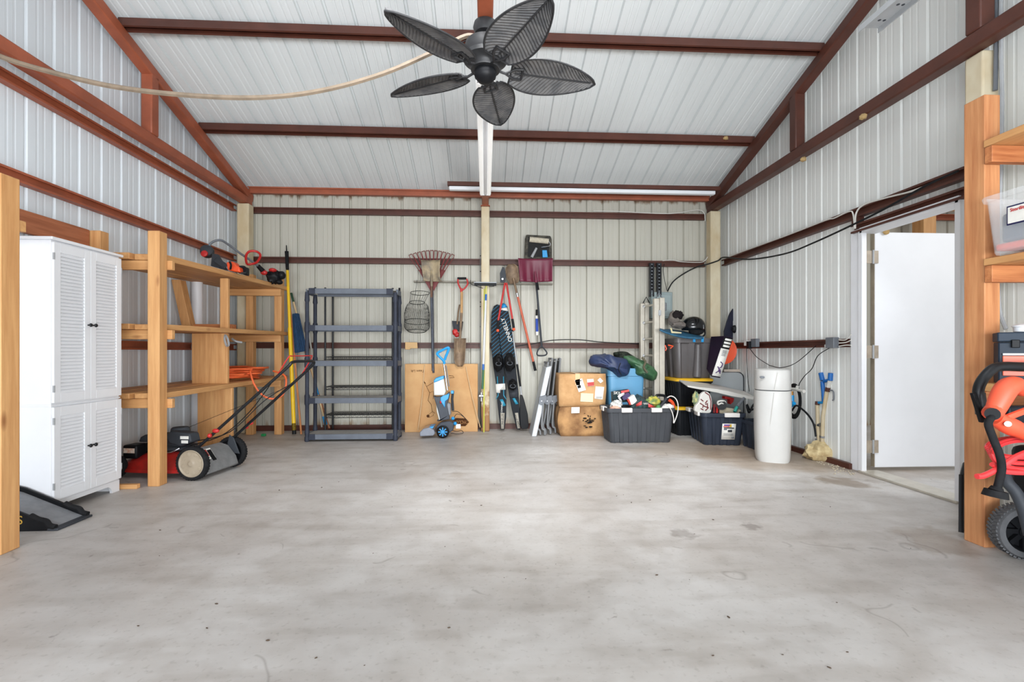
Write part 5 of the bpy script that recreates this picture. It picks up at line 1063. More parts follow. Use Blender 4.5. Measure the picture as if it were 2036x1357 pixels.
t=thing('helmet','black glossy sports helmet with chin strap on top of the blue foam board','helmet',tuple(W(1378,665,6.1)))
M_gloss=mat('gloss_black',(26,28,30),.12,spec=.51)
mb=MB(); hc=W(*q7(628,757),6.12); n=28
def hs(u,v):
    a=u*2*math.pi; b=v*math.pi*.60; k=1+.03*math.cos(6*a); return hc+Vector((.145*math.sin(b)*math.cos(a)*k,.125*math.sin(b)*math.sin(a),.125*math.cos(b)+ .0-.02))
mb.grid(hs,n,12); mb.build('shell',M_gloss,t,solid=.02)
mb=MB(); mb.tube(smooth_path([hc+Vector((.12,-.06,-.06)),hc+Vector((.13,-.04,-.12)),hc+Vector((.08,-.06,-.15))],4),.010,6); mb.build('chin_strap',M_black,t); mb=MB(); mb.ball(hc+Vector((.03,-.02,-.07)),(.10,.08,.06),14,8); mb.build('padding',mat('helmet_padding',(50,50,52),.9,0,.3,20),t)
mb=MB(); mb.tube([hc+Vector((.075,-.112,.0)),hc+Vector((.082,-.112,-.05))],.006,6); mb.build('vent_glint',M_lgrey,t)
t=thing('work_gloves','grey and black quilted gloves heaped beside the black helmet','gloves',tuple(W(1345,660,6.1)))
mb=MB(); mb.ball(W(*q7(455,700),6.15),(.075,.06,.10),16,10,.35,4,3); mb.ball(W(*q7(500,755),6.1),(.09,.07,.045),16,10,.35,4,8); mb.build('palm',mat('grey_cloth',(132,124,118),.9,0,.3,18,bump=.5),t)
mb=MB(); mb.ball(W(*q7(485,665),6.12),(.07,.05,.06),16,10,.4,4,5); mb.build('cuff',mat('black_cloth',(50,44,46),.9,0,.3,18),t)
# ---- exerciser carton
t=thing('exercise_machine_carton','tall narrow black, purple and white carton leaning on the right side of the grey tote','box',tuple(W(1431,756,5.75)))
e1=(W(*q7(908,852),5.62),W(*q7(788,1218),5.58)); e2=(W(*q7(985,868),5.62),W(*q7(868,1232),5.58)); e3=(W(*q7(785,858),5.86),W(*q7(745,1150),5.82)); e4=(e3[0]+e2[0]-e1[0],e3[1]+e2[1]-e1[1])
M_purp=mat('purple_black_print',(52,36,58),.5,0,.4,6); mb=MB()
mb.add([e1[0],e2[0],e4[0],e3[0],e1[1],e2[1],e4[1],e3[1]],[(0,1,5,4),(1,2,6,5),(2,3,7,6),(3,0,4,7),(0,3,2,1),(4,5,6,7)]); mb.build('carton',M_purp,t,bevel=.003)
def fc(u0,u1,v0,v1,m,name,par=None,o=.003): 
    mb=MB(); mb.add(onf(e1[0],e2[0],e2[1],e1[1],u0,u1,v0,v1,o),[(0,1,2,3)]); return mb.build(name,m,par or t,solid=.002)
wf=fc(.02,.98,.30,.97,M_paper,'white_face'); fc(.02,.98,.02,.30,M_black,'black_face')
for k in range(3): fc(.15,.9,.05+.08*k,.10+.08*k,M_paper,'title_line',o=.006)
for k in range(5): fc(.30,.75,.34+.03*k,.352+.03*k,M_grey,'fine_print',wf,o=.006)
mb=MB(); g=lambda u,v:onf(e1[0],e2[0],e2[1],e1[1],u,u,v,v,.008)[0]
mb.tube([g(.45,.62),g(.75,.66),g(.72,.74),g(.5,.78),g(.6,.86)],.006,6); mb.tube([g(.3,.74),g(.55,.80),g(.8,.90)],.006,6); mb.tube([g(.3,.9),g(.7,.8),g(.8,.86)],.005,6); mb.build('machine_picture',mat('purple_ink',(80,44,110),.6),wf)
# ---- orange sled, fin
t=MB(); hc=W(*q7(893,985),6.12); t.lathe([(.001,-.012),(.15,-.012),(.175,.0),(.175,.02),(.15,.012),(.001,.005)],36,Matrix.Translation(hc+Vector((-.0,0.,0)))@Matrix.Rotation(math.pi/2,4,'X')); item('saucer_sled','orange-red round saucer sled edge behind the tall narrow carton','sled',t,M_orange)
t=MB(); t.wp([q7(*p) for p in ((905,810),(930,720),(955,650),(985,603),(1008,620),(1016,680),(1012,705),(1000,695),(985,720),(985,810),(985,870),(905,870))],6.30,.025); item('board_tip','dark navy pointed board tip rising behind the tall narrow carton','board',t,mat('navy_black_foam',(48,50,66),.6,0,.2,8),.008)
t=MB(); t.ball(W(*q7(1000,790),6.25),(.04,.03,.05),12,8,.4); item('black_strap_end','small black strap bundle at the top of the narrow carton','strap',t,M_black)
# ---- folded white tables leaning in the corner
t=thing('folding_table','grey-topped folded table leaning in the corner, frontmost of the white panels','folding table',(W(1460,780,6.0).x,6.0,0),'folded white tables')
def rpanel(x0,x1,y0,y1,Y,th,m,name,par,r=12):
    pts=[(x0,y1),(x0,y0)]+[(x1-r+r*math.sin(a),y0+r-r*math.cos(a)) for a in [i*math.pi/10 for i in range(6)]]+[(x1,y1)]
    mb=MB(); f=[W(*p,Y) for p in pts]; 
    for p in (f[0],f[-1]): p.z=.002
    top=[q+Vector((0,th,0)) for q in f]; k=len(f)
    mb.add(f+top,[tuple(range(k)),tuple(range(2*k-1,k-1,-1))]+[(i,k+i,k+(i+1)%k,(i+1)%k) for i in range(k)]); return mb.build(name,m,par,bevel=.006)
M_tt=mat('pale_table_grey',(176,180,182),.35,0,.05,4)
rpanel(1412,1478,741,880,5.98,.03,M_tt,'table_top',t); rpanel(1414,1480,740,880,6.015,.012,M_dgrey,'edge_trim',t)
t=thing('folding_table','white folded table second from front in the corner, behind the grey-topped one','folding table',(W(1470,780,6.05).x,6.05,0),'folded white tables'); rpanel(1425,1488,742,880,6.05,.04,M_offw,'table_top',t)
t=thing('folding_table','cream folded table with red sticker, rearmost of the corner panels','folding table',(W(1480,780,6.2).x,6.2,0),'folded white tables'); rpanel(1440,1515,735,875,6.13,.04,mat('cream_table',(216,204,192),.5,0,.05,4),'table_top',t,3)
mb=MB(); mb.wp([q8(985,222),q8(1034,225),q8(1034,240),q8(990,236)],6.125,.004); mb.build('red_sticker',M_red,t)
t=thing('ironing_board','long narrow white board lying on edge across the open slate tote','board',tuple(W(1430,780,5.5)))
mb=MB(); f=[W(*q8(*p),5.55) for p in ((340,342),(460,358),(640,378),(760,400),(900,435),(1035,462),(1035,490),(900,470),(780,450),(640,415),(440,378),(345,358))]; k=len(f); mb.add(f+[p+Vector((.02,.30,.05)) for p in f],[tuple(range(k)),tuple(range(2*k-1,k-1,-1))]+[(i,k+i,k+(i+1)%k,(i+1)%k) for i in range(k)]); mb.build('board',M_offw,t,bevel=.004)
# ---- slate tote with label
pa,pb,pc=WF(1406,885),WF(1482,888),WF(1367,867)
wv_=(pb-pa); rz=math.atan2(wv_.y,wv_.x)*.5; tw=.47; td=.62; th_=.365
cen=Vector(((pa.x+pb.x)/2+.0,(pa.y+pb.y)/2+td*.43,0))
t,T=tote('slate blue-grey open tote with paper label on its narrow end, beside the water softener',tuple(cen),rz,tw,td,th_,M_tblue,nr=4,rib=.022)
for (x_,y_,a,b) in ((-.235,-.17,.03,.07),(-.235,.2,.03,.07),(.08,-td/2,.08,.03)):
    mb=MB(T); mb.box(x_-a,x_+a,y_-b,y_+b,th_-.04,th_+.006) if a>b else mb.box(x_-a,x_+a*.6,y_-b,y_+b,th_-.04,th_+.006); mb.build('clip',M_clip,t,bevel=.006)
mb=MB(T); yy=-td/2*.94-.004; mb.add([(x,y,z) for x,z,y in ((-.02,.07,yy+.022),(.125,.07,yy+.022),(.13,.25,yy-.006),(-.015,.25,yy-.006))],[(0,1,2,3)]); l=mb.build('paper_label',M_paper,t,solid=.006)
for (u0,u1,v0,v1,m) in ((.0,.07,.228,.242,mat('violet_ink',(120,80,170),.6)),(-.005,.06,.212,.224,M_pink),(.062,.082,.212,.244,M_yellow),(0,.11,.196,.206,M_text),(0,.035,.18,.190,mat('navy_ink',(50,60,110),.6)),(.045,.09,.155,.182,M_dgrey),(0,.1,.135,.139,M_grey),(0,.1,.12,.124,M_grey),(.09,.115,.085,.10,M_grey)):
    mb=MB(T); f=lambda z: yy-.012+.155*(.25-z)*.0+(.25-z)/.18*.028; mb.add([(u0,f(v0),v0),(u1,f(v0),v0),(u1,f(v1),v1),(u0,f(v1),v1)],[(0,1,2,3)]); mb.build('label_print',m,l,solid=.002)
# contents
yq=cen.y-.2
t=thing('shoe','white shoe with red patterned sole standing upright in the slate tote','shoe',tuple(W(*n8(480,760),yq)))
mb=MB(); pts=smooth_path([(x,y,0) for x,y in ((470,445),(540,480),(572,580),(570,700),(540,770),(430,770),(320,740),(330,660),(380,600),(400,500))],4,True); mb.wp([n8(p.x,p.y) for p in pts],yq,.05); mb.build('sole',M_offw,t,bevel=.008)
mb=MB()
for path in ([(465,455),(530,500),(555,590),(550,720)],[(400,560),(440,590)],[(390,620),(440,650),(430,690)],[(470,640),(500,620),(505,700),(470,730)],[(400,700),(440,720)],[(500,580),(470,620)],[(440,660),(520,690)]): mb.tube([W(*n8(*p),yq-.003) for p in path],.006,5)
mb.build('sole_pattern',mat('dark_red_print',(120,40,44),.6),t)
mb=MB(); mb.ball(W(*n8(330,560),yq+.1),(.04,.05,.085),14,10,.4,5,2); item('patterned_cloth','small yellow-green patterned cloth bundle at the left of the slate tote','cloth',mb,mat('yellow_green_cloth',(190,184,130),.8,0,0,30,(1,1,1),(110,140,120)))
t=thing('spotlight','black handled work light with pale lens ring in the middle of the slate tote','work light',tuple(W(*n8(700,650),yq+.1)))
mb=MB(); mb.tube([W(*n8(690,640),yq+.12),W(*n8(680,760),yq+.1)],.022,8); mb.build('grip',M_black,t); mb=MB(); mb.cyl(W(*n8(715,640),yq+.16),W(*n8(715,650),yq+.05),.045,.055); mb.build('head',M_black,t); mb=MB(); mb.tube(smooth_path([W(*n8(x,y),yq+.05) for x,y in ((665,640),(660,600),(715,585),(768,600),(765,640),(715,620))],4,True),.010,6,True); mb.build('lens_ring',M_offw,t)
for x0_,l,m in ((600,'dark red tool handle sticking up beside the shoe in the slate tote',mat('wine_plastic',(120,36,40),.5)),(645,'bright red tool handle sticking up left of the work light in the slate tote',M_red)):
    mb=MB(); mb.tube([W(*n8(x0_,770),yq+.08),W(*n8(x0_+5,640),yq+.12)],.012,8); item('hand_tool',l,'tool',mb,m)
mb=MB(); mb.wp([n8(770,515),n8(905,545),n8(895,600),n8(850,640),n8(840,560),n8(765,560)],yq+.3,.08); item('red_case','small red plastic case under the white board in the slate tote','case',mb,M_red,.005)
mb=MB(); mb.wp([n8(690,670),n8(1000,720),n8(1000,775),n8(690,775)],yq+.06,.02); item('kraft_sheet','pale cardboard sheet standing at the front of the slate tote','sheet',mb,mat('pale_card',(180,170,150),.8,0,.1,8))
t=thing('hand_pump','grey tube with teal end leaning out of the slate tote under the white board','pump',tuple(W(*n8(920,740),yq)))
MB().tube([W(*n8(950,670),yq+.02),W(*n8(1050,545),yq+.12)],.016,10).build('tube',M_grey,t); MB().tube([W(*n8(910,750),yq),W(*n8(945,675),yq+.02)],.018,10).build('end',mat('teal_plastic',(40,150,140),.5),t)
mb=MB(); mb.tube(smooth_path([W(*n8(x,y),yq+.06) for x,y in ((1240,590),(1180,660),(1130,760),(1100,700),(1095,640),(1140,720),(1215,700))],5),.011,8); item('black_strap','black strap and buckle tangle at the right rim of the slate tote','strap',mb,M_black)
# small grey bin
pc_=WF(1498,899); t,T=tote('small slate bin standing on the floor mostly hidden behind the water softener',(pc_.x+.20,pc_.y+.20,0),0,.32,.34,.30,M_tblue,nr=2,rib=.008)
# ---- water softener
sc=WF(1536,921); t=thing('water_softener','tall white water softener cabinet standing on the floor near the right wall','water softener',(sc.x+.10,sc.y+.17,0),rz=-math.radians(27))
T=Matrix.Translation(Vector(t.location)); M_soft=mat('softener_white',(204,203,200),.35,0,.03,5)
zz1=W(0,738,sc.y+.02).z; zs_=W(0,783,sc.y+.02).z
def sl(hw,z,fr=.20,bk=.20,n=36,e=3.4,cr=0):
    o=[]
    for i in range(n):
        a=2*math.pi*i/n; c_,s_=math.cos(a),math.sin(a); x=hw*math.copysign(abs(c_)**(2/e),c_); y=(fr if s_<0 else bk)*math.copysign(abs(s_)**(2/e),s_)
        if s_<0: y += cr*(1-abs(x/hw-.15))*-.03
        o.append((x,y,z))
    return o
mb=MB(T); mb.ring_loops([sl(.142,0),sl(.148,.01),sl(.152,.05),sl(.160,.30,.205,cr=.4),sl(.162,.55,.205,cr=.6),sl(.158,zs_-.012,.20,cr=.8),sl(.154,zs_-.008,.195,cr=.8)]); mb.build('body',M_soft,t)
mb=MB(T); mb.ring_loops([sl(.150,zs_-.012,.19,cr=.8),sl(.150,zs_+.0,.19,cr=.8)]); mb.build('seam',M_dgrey,t)
mb=MB(T); mb.ring_loops([sl(.155,zs_,.197,cr=.8),sl(.158,zs_+.01,.20,cr=.8),sl(.155,zz1-.03,.19,.19,cr=.9),sl(.152,zz1-.01,.185,.185,cr=.9),sl(.14,zz1,.165,.17,cr=.9),sl(.05,zz1+.004,.06,.06)]); l=mb.build('lid',M_soft,t)
mb=MB(T); M=Matrix.Translation((-.10,-.205,zz1-.075))@Matrix.Rotation(math.pi/2,4,'X'); mb.lathe([(.001,0),(.022,0),(.022,.006),(.016,.009),(.001,.009)],20,M@Matrix.Diagonal((1,.55,1,1))); lab(mb.build('badge',M_grey,l),'small oval grey badge')
mb=MB(T)
pth=[(.005,zz1-.01),(-.0,zs_+.02)]; mb.tube([(.028,-.220,zz1-.03),(.0,-.228,zs_+.01)],.003,6); mb.tube([(-.002,-.231,zs_-.02),(-.028,-.228,.42),(-.035,-.222,.36)],[.002,.002,.001],6); mb.build('front_crease',mat('softener_crease',(198,196,190),.4),t)
# ---- plumbing behind it
PX=lambda x,y,X=3.10: WX(*q8(x,y),X)
t=thing('pvc_bypass','white and blue pipe fitting sticking out behind the water softener','pipe',tuple(PX(1430,390)))
MB().tube([PX(1375,375),PX(1440,380),PX(1520,400)],.016,10).build('pipe',M_offw,t); MB().tube([PX(1455,350),PX(1440,385)],.014,8).build('branch',M_offw,t)
mb=MB(); mb.tube([PX(1398,400),PX(1398,440)],.014,10); mb.build('brass_joint',mat('brass',(176,130,70),.35,.6),t); MB().tube([PX(1398,440),PX(1400,500)],.02,10).build('blue_joint',M_cyan,t); MB().tube([PX(1390,545),PX(1420,520)],.02,10).build('blue_joint',M_cyan,t)
MB().tube([PX(1399,500),PX(1400,520)],.016,10).build('brass_joint',M_rust,t)
mb=MB(); 
for k in range(4):
    mb.tube([PX(1420+(70-6*k)*math.cos(a),500+(175-12*k)*math.sin(a),3.16-.012*k) for a in [2*math.pi*i/30 for i in range(30)]],.007,6,True)
item('coiled_hose','coiled black hose hanging on the right wall behind the water softener','hose',mb,M_black)
mb=MB(); mb.tube(smooth_path([PX(1395,600),PX(1440,545),PX(1500,580),PX(1570,650),PX(1620,740),PX(1640,860)],6),.009,8); item('drain_hose','black drain hose arching from the softener to the standing pipes','hose',mb,M_black)
LP=PX(1700,1060,3.08); 
t=MB(); cl=WF(1636,918); t.ball((cl.x+.06,cl.y+.10,.06),(.155,.13,.11),24,14,.32,3,4); o=item('concrete_lump','rough yellowish concrete lump on the floor holding the standing pipes','concrete',t,mat('yellowish_concrete',(220,204,164),.9,0,0,9,(1,1,1),(184,160,120),bump=.8))
for v in o.data.vertices:
    if v.co.z<.0: v.co.z=0.0
X0=cl.x+.06
PY=lambda x,y: WX(*q8(x,y),X0)
t=thing('standpipe','short white standpipe with clamps, left of the two rising from the concrete lump','pipe',tuple(PY(1670,1000)),'standpipes')
MB().tube([PY(1675,960),PY(1660,740),PY(1655,530)],.018,12).build('pipe',M_cream,t); MB().tube([PY(1655,535),PY(1658,505)],.021,12).build('cap',M_rustd,t); MB().tube([PY(1670,515),PY(1720,512)],.014,8).build('blue_branch',M_cyan,t)
mb=MB(); mb.tube([PY(1640,745),PY(1685,740)],.018,8); mb.build('clamp',M_chrome,t); mb=MB(); mb.tube([PY(1660,880),PY(1662,895)],.024,10); mb.build('clamp',M_chrome,t); MB().tube([PY(1668,915),PY(1672,935)],.023,10).build('clamp',M_chrome,t)
t=thing('standpipe','tall white standpipe with blue top fittings, right of the two rising from the concrete lump','pipe',tuple(PY(1710,1000)),'standpipes')
M_dblue=mat('pex_blue',(36,112,180),.4)
MB().tube([PY(1712,970),PY(1705,880),PY(1712,650),PY(1755,370)],.018,12).build('pipe',M_cream,t)
MB().tube([PY(1757,400),PY(1765,360)],.022,10).build('coupling',M_rustd,t); MB().tube([PY(1765,360),PY(1782,290)],.018,10).build('white_neck',M_offw,t)
MB().tube([PY(1785,290),PY(1790,215)],.022,12).build('blue_valve',M_dblue,t); MB().tube([PY(1720,300),PY(1775,285)],.015,8).build('blue_branch',M_dblue,t)
MB().tube([PY(1720,500),PY(1715,400),PY(1705,300)],.018,10).build('blue_pipe',M_dblue,t); MB().tube([PY(1708,290),PY(1690,215)],.022,12).build('blue_valve',M_dblue,t)
mb=MB(); mb.tube(smooth_path([PY(1780,390),PY(1815,400),PY(1820,480),PY(1808,490)],4),.006,6); mb.build('lever',M_grey,t)
MB().tube([PY(1705,850),PY(1703,870)],.024,10).build('clamp',M_chrome,t); MB().tube([PY(1706,925),PY(1707,945)],.024,10).build('clamp',M_chrome,t)
# ---- cables and boxes on the right wall
XW=3.235
t=thing('junction_box','grey electrical box with black plug on the right wall girt above the water softener','electrical box',tuple(WX(*q7(1180,915),3.22)))
p=WX(*q7(1180,915),3.22); MB().box(3.20,3.245,p.y-.06,p.y+.06,p.z-.05,p.z+.05).build('box',M_grey,t,bevel=.006)
p=WX(*q7(1135,930),3.2); MB().box(3.17,3.215,p.y-.03,p.y+.03,p.z-.05,p.z+.04).build('plug',M_black,t,bevel=.005); p=WX(*q7(1108,918),3.2); MB().box(3.18,3.21,p.y-.03,p.y+.03,p.z-.03,p.z+.03).build('white_tag',M_paper,t)
t=thing('junction_box','grey junction box with white cables beside the side door frame','electrical box',tuple(WX(1655,682,3.22)))
p=WX(1655,682,3.22); MB().box(3.19,3.245,p.y-.055,p.y+.055,p.z-.05,p.z+.05).build('box',M_grey,t,bevel=.006)
mb=MB(); 
for k in range(3): mb.tube(smooth_path([WX(*q9(95,1140+k*22),3.2),WX(*q9(140,1140+k*18),3.2),WX(*q9(178,1105+k*36),3.2)],5),.005,6); mb.tube([WX(*q9(18,1170+k*6),3.2),WX(*q9(0,1176+k*6),3.2)],.005,6)
mb.build('cable_end',M_offw,t)
def wire(label,pts,r,m,name='cable'): mb=MB(); mb.tube(smooth_path(pts,6),r,6); return item(name,label,'cable',mb,m)
wire('thick black cable sagging from the breaker panel up to the door header',[W(*q7(395,450),6.48),W(*q7(440,370),6.48),W(*q7(520,305),6.45),W(*q7(640,240),6.42),W(*q7(760,205),6.38),W(*q7(850,175),6.36),WX(1440,512,3.15),WX(1490,516,3.14),WX(1560,505,3.14),WX(1620,482,3.14),WX(1700,445,3.12),WX(1760,415,3.12),WX(1840,370,3.12),WX(1905,340,3.12)],.009,M_black)
wire('thin black wire drooping below the outlet box along the right wall',[WX(*q7(1137,970),3.2),WX(*q7(1200,1045),3.2),WX(*q7(1300,1110),3.2),WX(*q8(1180,140),3.2),WX(*q8(1290,160),3.2),WX(*q8(1440,110),3.2),WX(*q8(1640,-60),3.2)],.004,M_black)
wire('thin black wire falling from the junction box towards the softener fitting',[WX(1650,692,3.2),WX(*q8(1660,40),3.2),WX(*q8(1600,170),3.2),WX(*q8(1530,240),3.2),WX(*q8(1480,310),3.2),WX(*q8(1465,350),3.2)],.004,M_black)
wire('thin cord hanging straight down from the outlet box into the slate tote',[WX(*q7(1105,945),3.19),WX(*q8(940,100),3.17),WX(*q8(950,260),3.1),WX(*q8(965,400),3.05)],.004,M_black)
wire('white cable looping along the door header girt on the right wall',[WX(*q9(205,390),3.2),WX(*q9(210,290),3.2),WX(*q9(260,230),3.2),WX(*q9(400,185),3.2),WX(*q9(560,145),3.2),WX(*q9(660,110),3.2)],.007,M_offw)
wire('white cable running along the mid girt towards the back right corner',[WX(*q9(200,390),3.2),WX(*q9(190,290),3.2),WX(*q9(160,275),3.2),WX(*q9(60,320),3.2),WX(*q9(0,335),3.2),WX(1560,470,3.22),WX(1450,510,3.22)],.006,M_offw)
wire('white cable resting on the top girt in the back right corner',[W(1180,420,6.56),W(1230,421,6.56),W(1330,425,6.56),W(1385,418,6.56),W(1400,424,6.54),W(1402,440,6.5)],.006,M_offw)
wire('white cable dangling on the middle girt near the back right corner',[W(*q7(350,175),6.56),W(*q7(440,170),6.55),W(*q7(520,185),6.55),W(*q7(690,190),6.55),W(*q7(735,170),6.5),W(*q7(755,140),6.5)],.005,M_offw)
wire('thin wire looping down from the middle girt to the breaker panel',[W(*q7(365,205),6.54),W(*q7(355,260),6.5),W(*q7(370,360),6.5),W(*q7(390,445),6.5)],.004,M_black)
for q,X,l in ((q2(990,685),3.06,'small mud wasp nest on the right truss chord'),(q2(640,935),3.1,'small mud wasp nest hanging under the right truss web post'),(q2(185,812),None,'small pale wasp nest on the middle purlin at the right')):
    p=WX(*q,X) if X else W(*q,5.45); mb=MB(); mb.ball(p,(.03,.03,.02),10,7,.4); item('wasp_nest',l,'wasp nest',mb,mat('mud',(186,160,116),.9,0,.2,20))
# ================================================================ right foreground
t=thing('wooden_shelving','timber shelving bay beside the side door holding the clear tote and tool box','shelving',(2.9,2.5,0))
px0,px1,py0,py1=2.668,2.757,2.455,2.568
MB().box(px0,px1,py0,py1,0,2.43).build('post',RWZ,t,bevel=.004)
MB().box(px0-.012,3.2,2.405,2.445,2.05,2.137).build('cross_beam',RWX,t,bevel=.003); MB().box(px0-.012,3.2,2.405,2.445,1.418,1.506).build('cross_beam',RWX,t,bevel=.003)
MB().box(px0-.012,2.9,1.3,2.45,2.139,2.177).build('shelf_board',WY_,t,bevel=.003); MB().box(2.905,3.2,1.3,2.45,2.139,2.177).build('shelf_board',WY_,t,bevel=.003)
MB().box(px0-.012,2.9,1.3,2.45,1.508,1.546).build('shelf_board',WY_,t,bevel=.003); MB().box(2.905,3.2,1.3,2.45,1.508,1.546).build('shelf_board',WY_,t,bevel=.003)
MB().box(2.60,3.2,2.17,2.44,.845,.885).build('shelf_board',WY_,t,bevel=.003); MB().box(2.62,3.2,2.40,2.44,.76,.843).build('cross_beam',RWX,t,bevel=.003)
MB().box(px0,px1,1.2,1.29,0,2.43).build('post',RWZ,t,bevel=.004)
# clear tote
M_clr=mat('frosted_clear_plastic',(240,242,244),.35,0,0,5,alpha=.22,spec=.4)
t=thing('clear_tote','frosted clear tote with power tools inside on the right wooden shelf','tote',(2.80,2.21,1.547))
T=Matrix.Translation(Vector(t.location)); hh=.30
mb=MB(T); R=lambda s,z: rloop(.44*s,.36*s,.04*s,z)
mb.ring_loops([R(.86,0),R(.88,.01),R(.98,.27),R(1.04,.272),R(1.06,.29),R(1.04,hh),R(1.0,hh),R(.97,.27),R(.87,.014)]); mb.build('shell',M_clr,t)
mb=MB(T); mb.box(-.224,-.220,-.05,.05,.135,.215); l=mb.build('front_label',M_paper,t,bevel=.001)
MB(T).box(-.2215,-.2175,-.056,.056,.128,.222).build('label_border',mat('navy_border',(50,50,90),.5),t)
text('Sterilite',frame(Vector(t.location)+Vector((-.2255,.0,.198)),(0,0,1),(-1,0,0)),.024,M_red,l)
t=thing('cordless_drill','dark blue and orange power tool lying inside the frosted clear tote','power tool',(2.82,2.2,1.57))
mb=MB(); mb.box(2.615,2.76,2.12,2.33,1.60,1.75); mb.build('body',mat('tool_navy',(70,88,116),.5,0,.3,10),t,bevel=.02); mb=MB(); mb.box(2.61,2.90,2.08,2.35,1.565,1.60); lab(mb.build('base_plate',M_orange,t,bevel=.01),'orange base plate'); mb=MB(); mb.cyl((2.85,2.2,1.6),(2.85,2.2,1.78),.03); mb.build('handle',M_orange,t)
# tool box
t=thing('tool_box','dark slate tool box with coral drawers on the low right shelf','tool box',(2.60,2.325,.887),rz=math.radians(-40))
T=Matrix.Translation(Vector(t.location))
zt_=W(1990,661,2.3).z-.887; zz=lambda y: W(2000,y,2.28).z-.887
MB(T).box(0,.22,0,.125,0,zt_-.05).build('body',mat('dark_slate_tool',(50,62,76),.45,0,.15,8),t,bevel=.006); MB(T).box(-.004,.222,-.005,.128,zt_-.048,zt_).build('lid',mat('dark_slate_lid',(56,68,82),.45,0,.15,8),t,bevel=.006)
d=MB(T).box(.015,.21,-.010,0,zz(722),zz(708)).build('drawer',mat('coral_plastic',(232,128,104),.45),t,bevel=.003); MB(T).box(.015,.21,-.014,0,zz(707),zz(703)).build('drawer_rail',M_lgrey,d)
MB(T).box(.015,.21,-.010,0,zz(748),zz(735)).build('drawer',mat('coral_plastic_2',(228,120,98),.45),t,bevel=.003)
MB(T).box(.045,.075,-.018,-.002,zz(692),zz(676)).build('latch',M_black,t,bevel=.003)
pz=zt_+.888; t=thing('white_canister','small white lidded jar standing on the dark slate tool box','jar',(2.735,2.325,pz)); mb=MB(); mb.lathe([(.030,0),(.036,.003),(.038,.026),(.043,.028),(.043,.034),(.026,.042),(.001,.044)],24,Matrix.Translation((2.735,2.325,pz))); mb.build('jar',M_white,t)
# flexible conduit behind the post
mb=MB(); pts=smooth_path([WX(1990,-40,3.2),WX(1990,100,3.2),WX(1992,200,3.2),WX(1990,330,3.2),WX(1985,470,3.2),WX(1984,560,3.2),WX(1988,620,3.2),WX(2000,655,3.19)],10); mb.tube(pts,[.012 if i%2 else .0105 for i in range(len(pts))],8); item('flexible_conduit','ribbed grey flexible conduit running down the right wall behind the timber post','conduit',mb,M_lgrey)
mb=MB(); mb.tube([WX(1982,-30,3.2),WX(1981,80,3.2),WX(1979,180,3.2)],.012,8); item('steel_conduit','smooth dark conduit behind the web post at the upper right','conduit',mb,M_grey)
# pressure washer
t=thing('pressure_washer','electric pressure washer with orange trigger gun and red hose beside the right timber post','pressure washer',(2.80,2.2,0))
Y0=2.12; PZ=lambda x,y,Y=Y0: W(*qa(x,y),Y)
mb=MB(); mb.tube(smooth_path([PZ(325,520,2.15),PZ(320,470,2.15),PZ(308,395,2.15),PZ(330,330,2.15),PZ(390,265,2.15),PZ(450,252,2.15),PZ(560,255,2.15),PZ(700,255,2.15),PZ(760,330,2.15),PZ(770,520,2.15)],6),.022,10); mb.tube([PZ(340,560,2.15),PZ(320,400,2.15)],.018,8); mb.build('handle_frame',M_blackm,t)
mb=MB(); mb.wp([qa(*p) for p in ((280,402),(300,402),(350,565),(332,570))],2.13,.02); mb.build('side_bracket',M_black,t,bevel=.004)
MB().box(2.40,3.0,2.10,2.15,.70,.80).build('console',mat('washer_dark',(44,48,56),.4,0,.2,8),t,bevel=.01)
MB().box(2.44,3.0,1.95,2.14,.36,.62).build('motor_housing',M_black,t,bevel=.03)
MB().box(2.66,3.0,1.98,2.12,.0,.355).build('stand',M_black,t,bevel=.01)
g=thing('trigger_gun','orange trigger spray gun hooked on the pressure washer frame','spray gun',tuple(PZ(450,500,1.99)))
mb=MB(); path=smooth_path([PZ(560,385,2.03),PZ(510,355,2.01),PZ(465,380,2.01),PZ(430,440,2.01),PZ(400,505,2.01)],6); n_=len(path); mb.tube(path,[.030+.012*abs(math.sin(i/n_*3)) for i in range(n_)],12)
mb.tube([PZ(400,500,2.01),PZ(380,520,2.00)],[.036,.034],14); mb.tube(smooth_path([PZ(400,540,2.01),PZ(470,580,2.01),PZ(540,610,2.01),PZ(640,650,2.01)],5),[.034,.034,.034,.036,.038,.04,.04,.04,.038,.036,.036,.036,.035,.035,.035,.035],10); mb.tube(smooth_path([PZ(470,540,2.00),PZ(520,520,1.99),PZ(600,490,1.99)],4),.014,8); mb.build('body',mat('salmon_orange',(232,104,74),.45),g)
mb=MB(); mb.cyl(PZ(385,517,2.205),PZ(388,519,1.95),.026); mb.build('cord_boot',M_black,g)
mb=MB(); mb.cyl(PZ(475,575,1.98),PZ(475,575,1.96),.012); mb.build('trigger_lock',M_paper,g)
mb=MB(); mb.tube(smooth_path([PZ(395,525,1.96),PZ(365,570,1.95),PZ(385,640,1.95),PZ(425,740,1.94),PZ(440,820,1.94),PZ(425,900,1.94),PZ(415,935,1.94)],7),.0145,10); mb.tube([PZ(415,930,1.94),PZ(408,950,1.94)],[.02,.026],12); mb.tube([PZ(408,948,1.94),PZ(402,985,1.94)],[.038,.044],16); item('power_plug','black power cord ending in a heavy round plug hanging from the orange spray gun','plug',mb,M_rubber)
M_coil=mat('red_hose_rubber',(232,76,78),.4,0,.05,9)
mb=MB(); rn=random.Random(3)
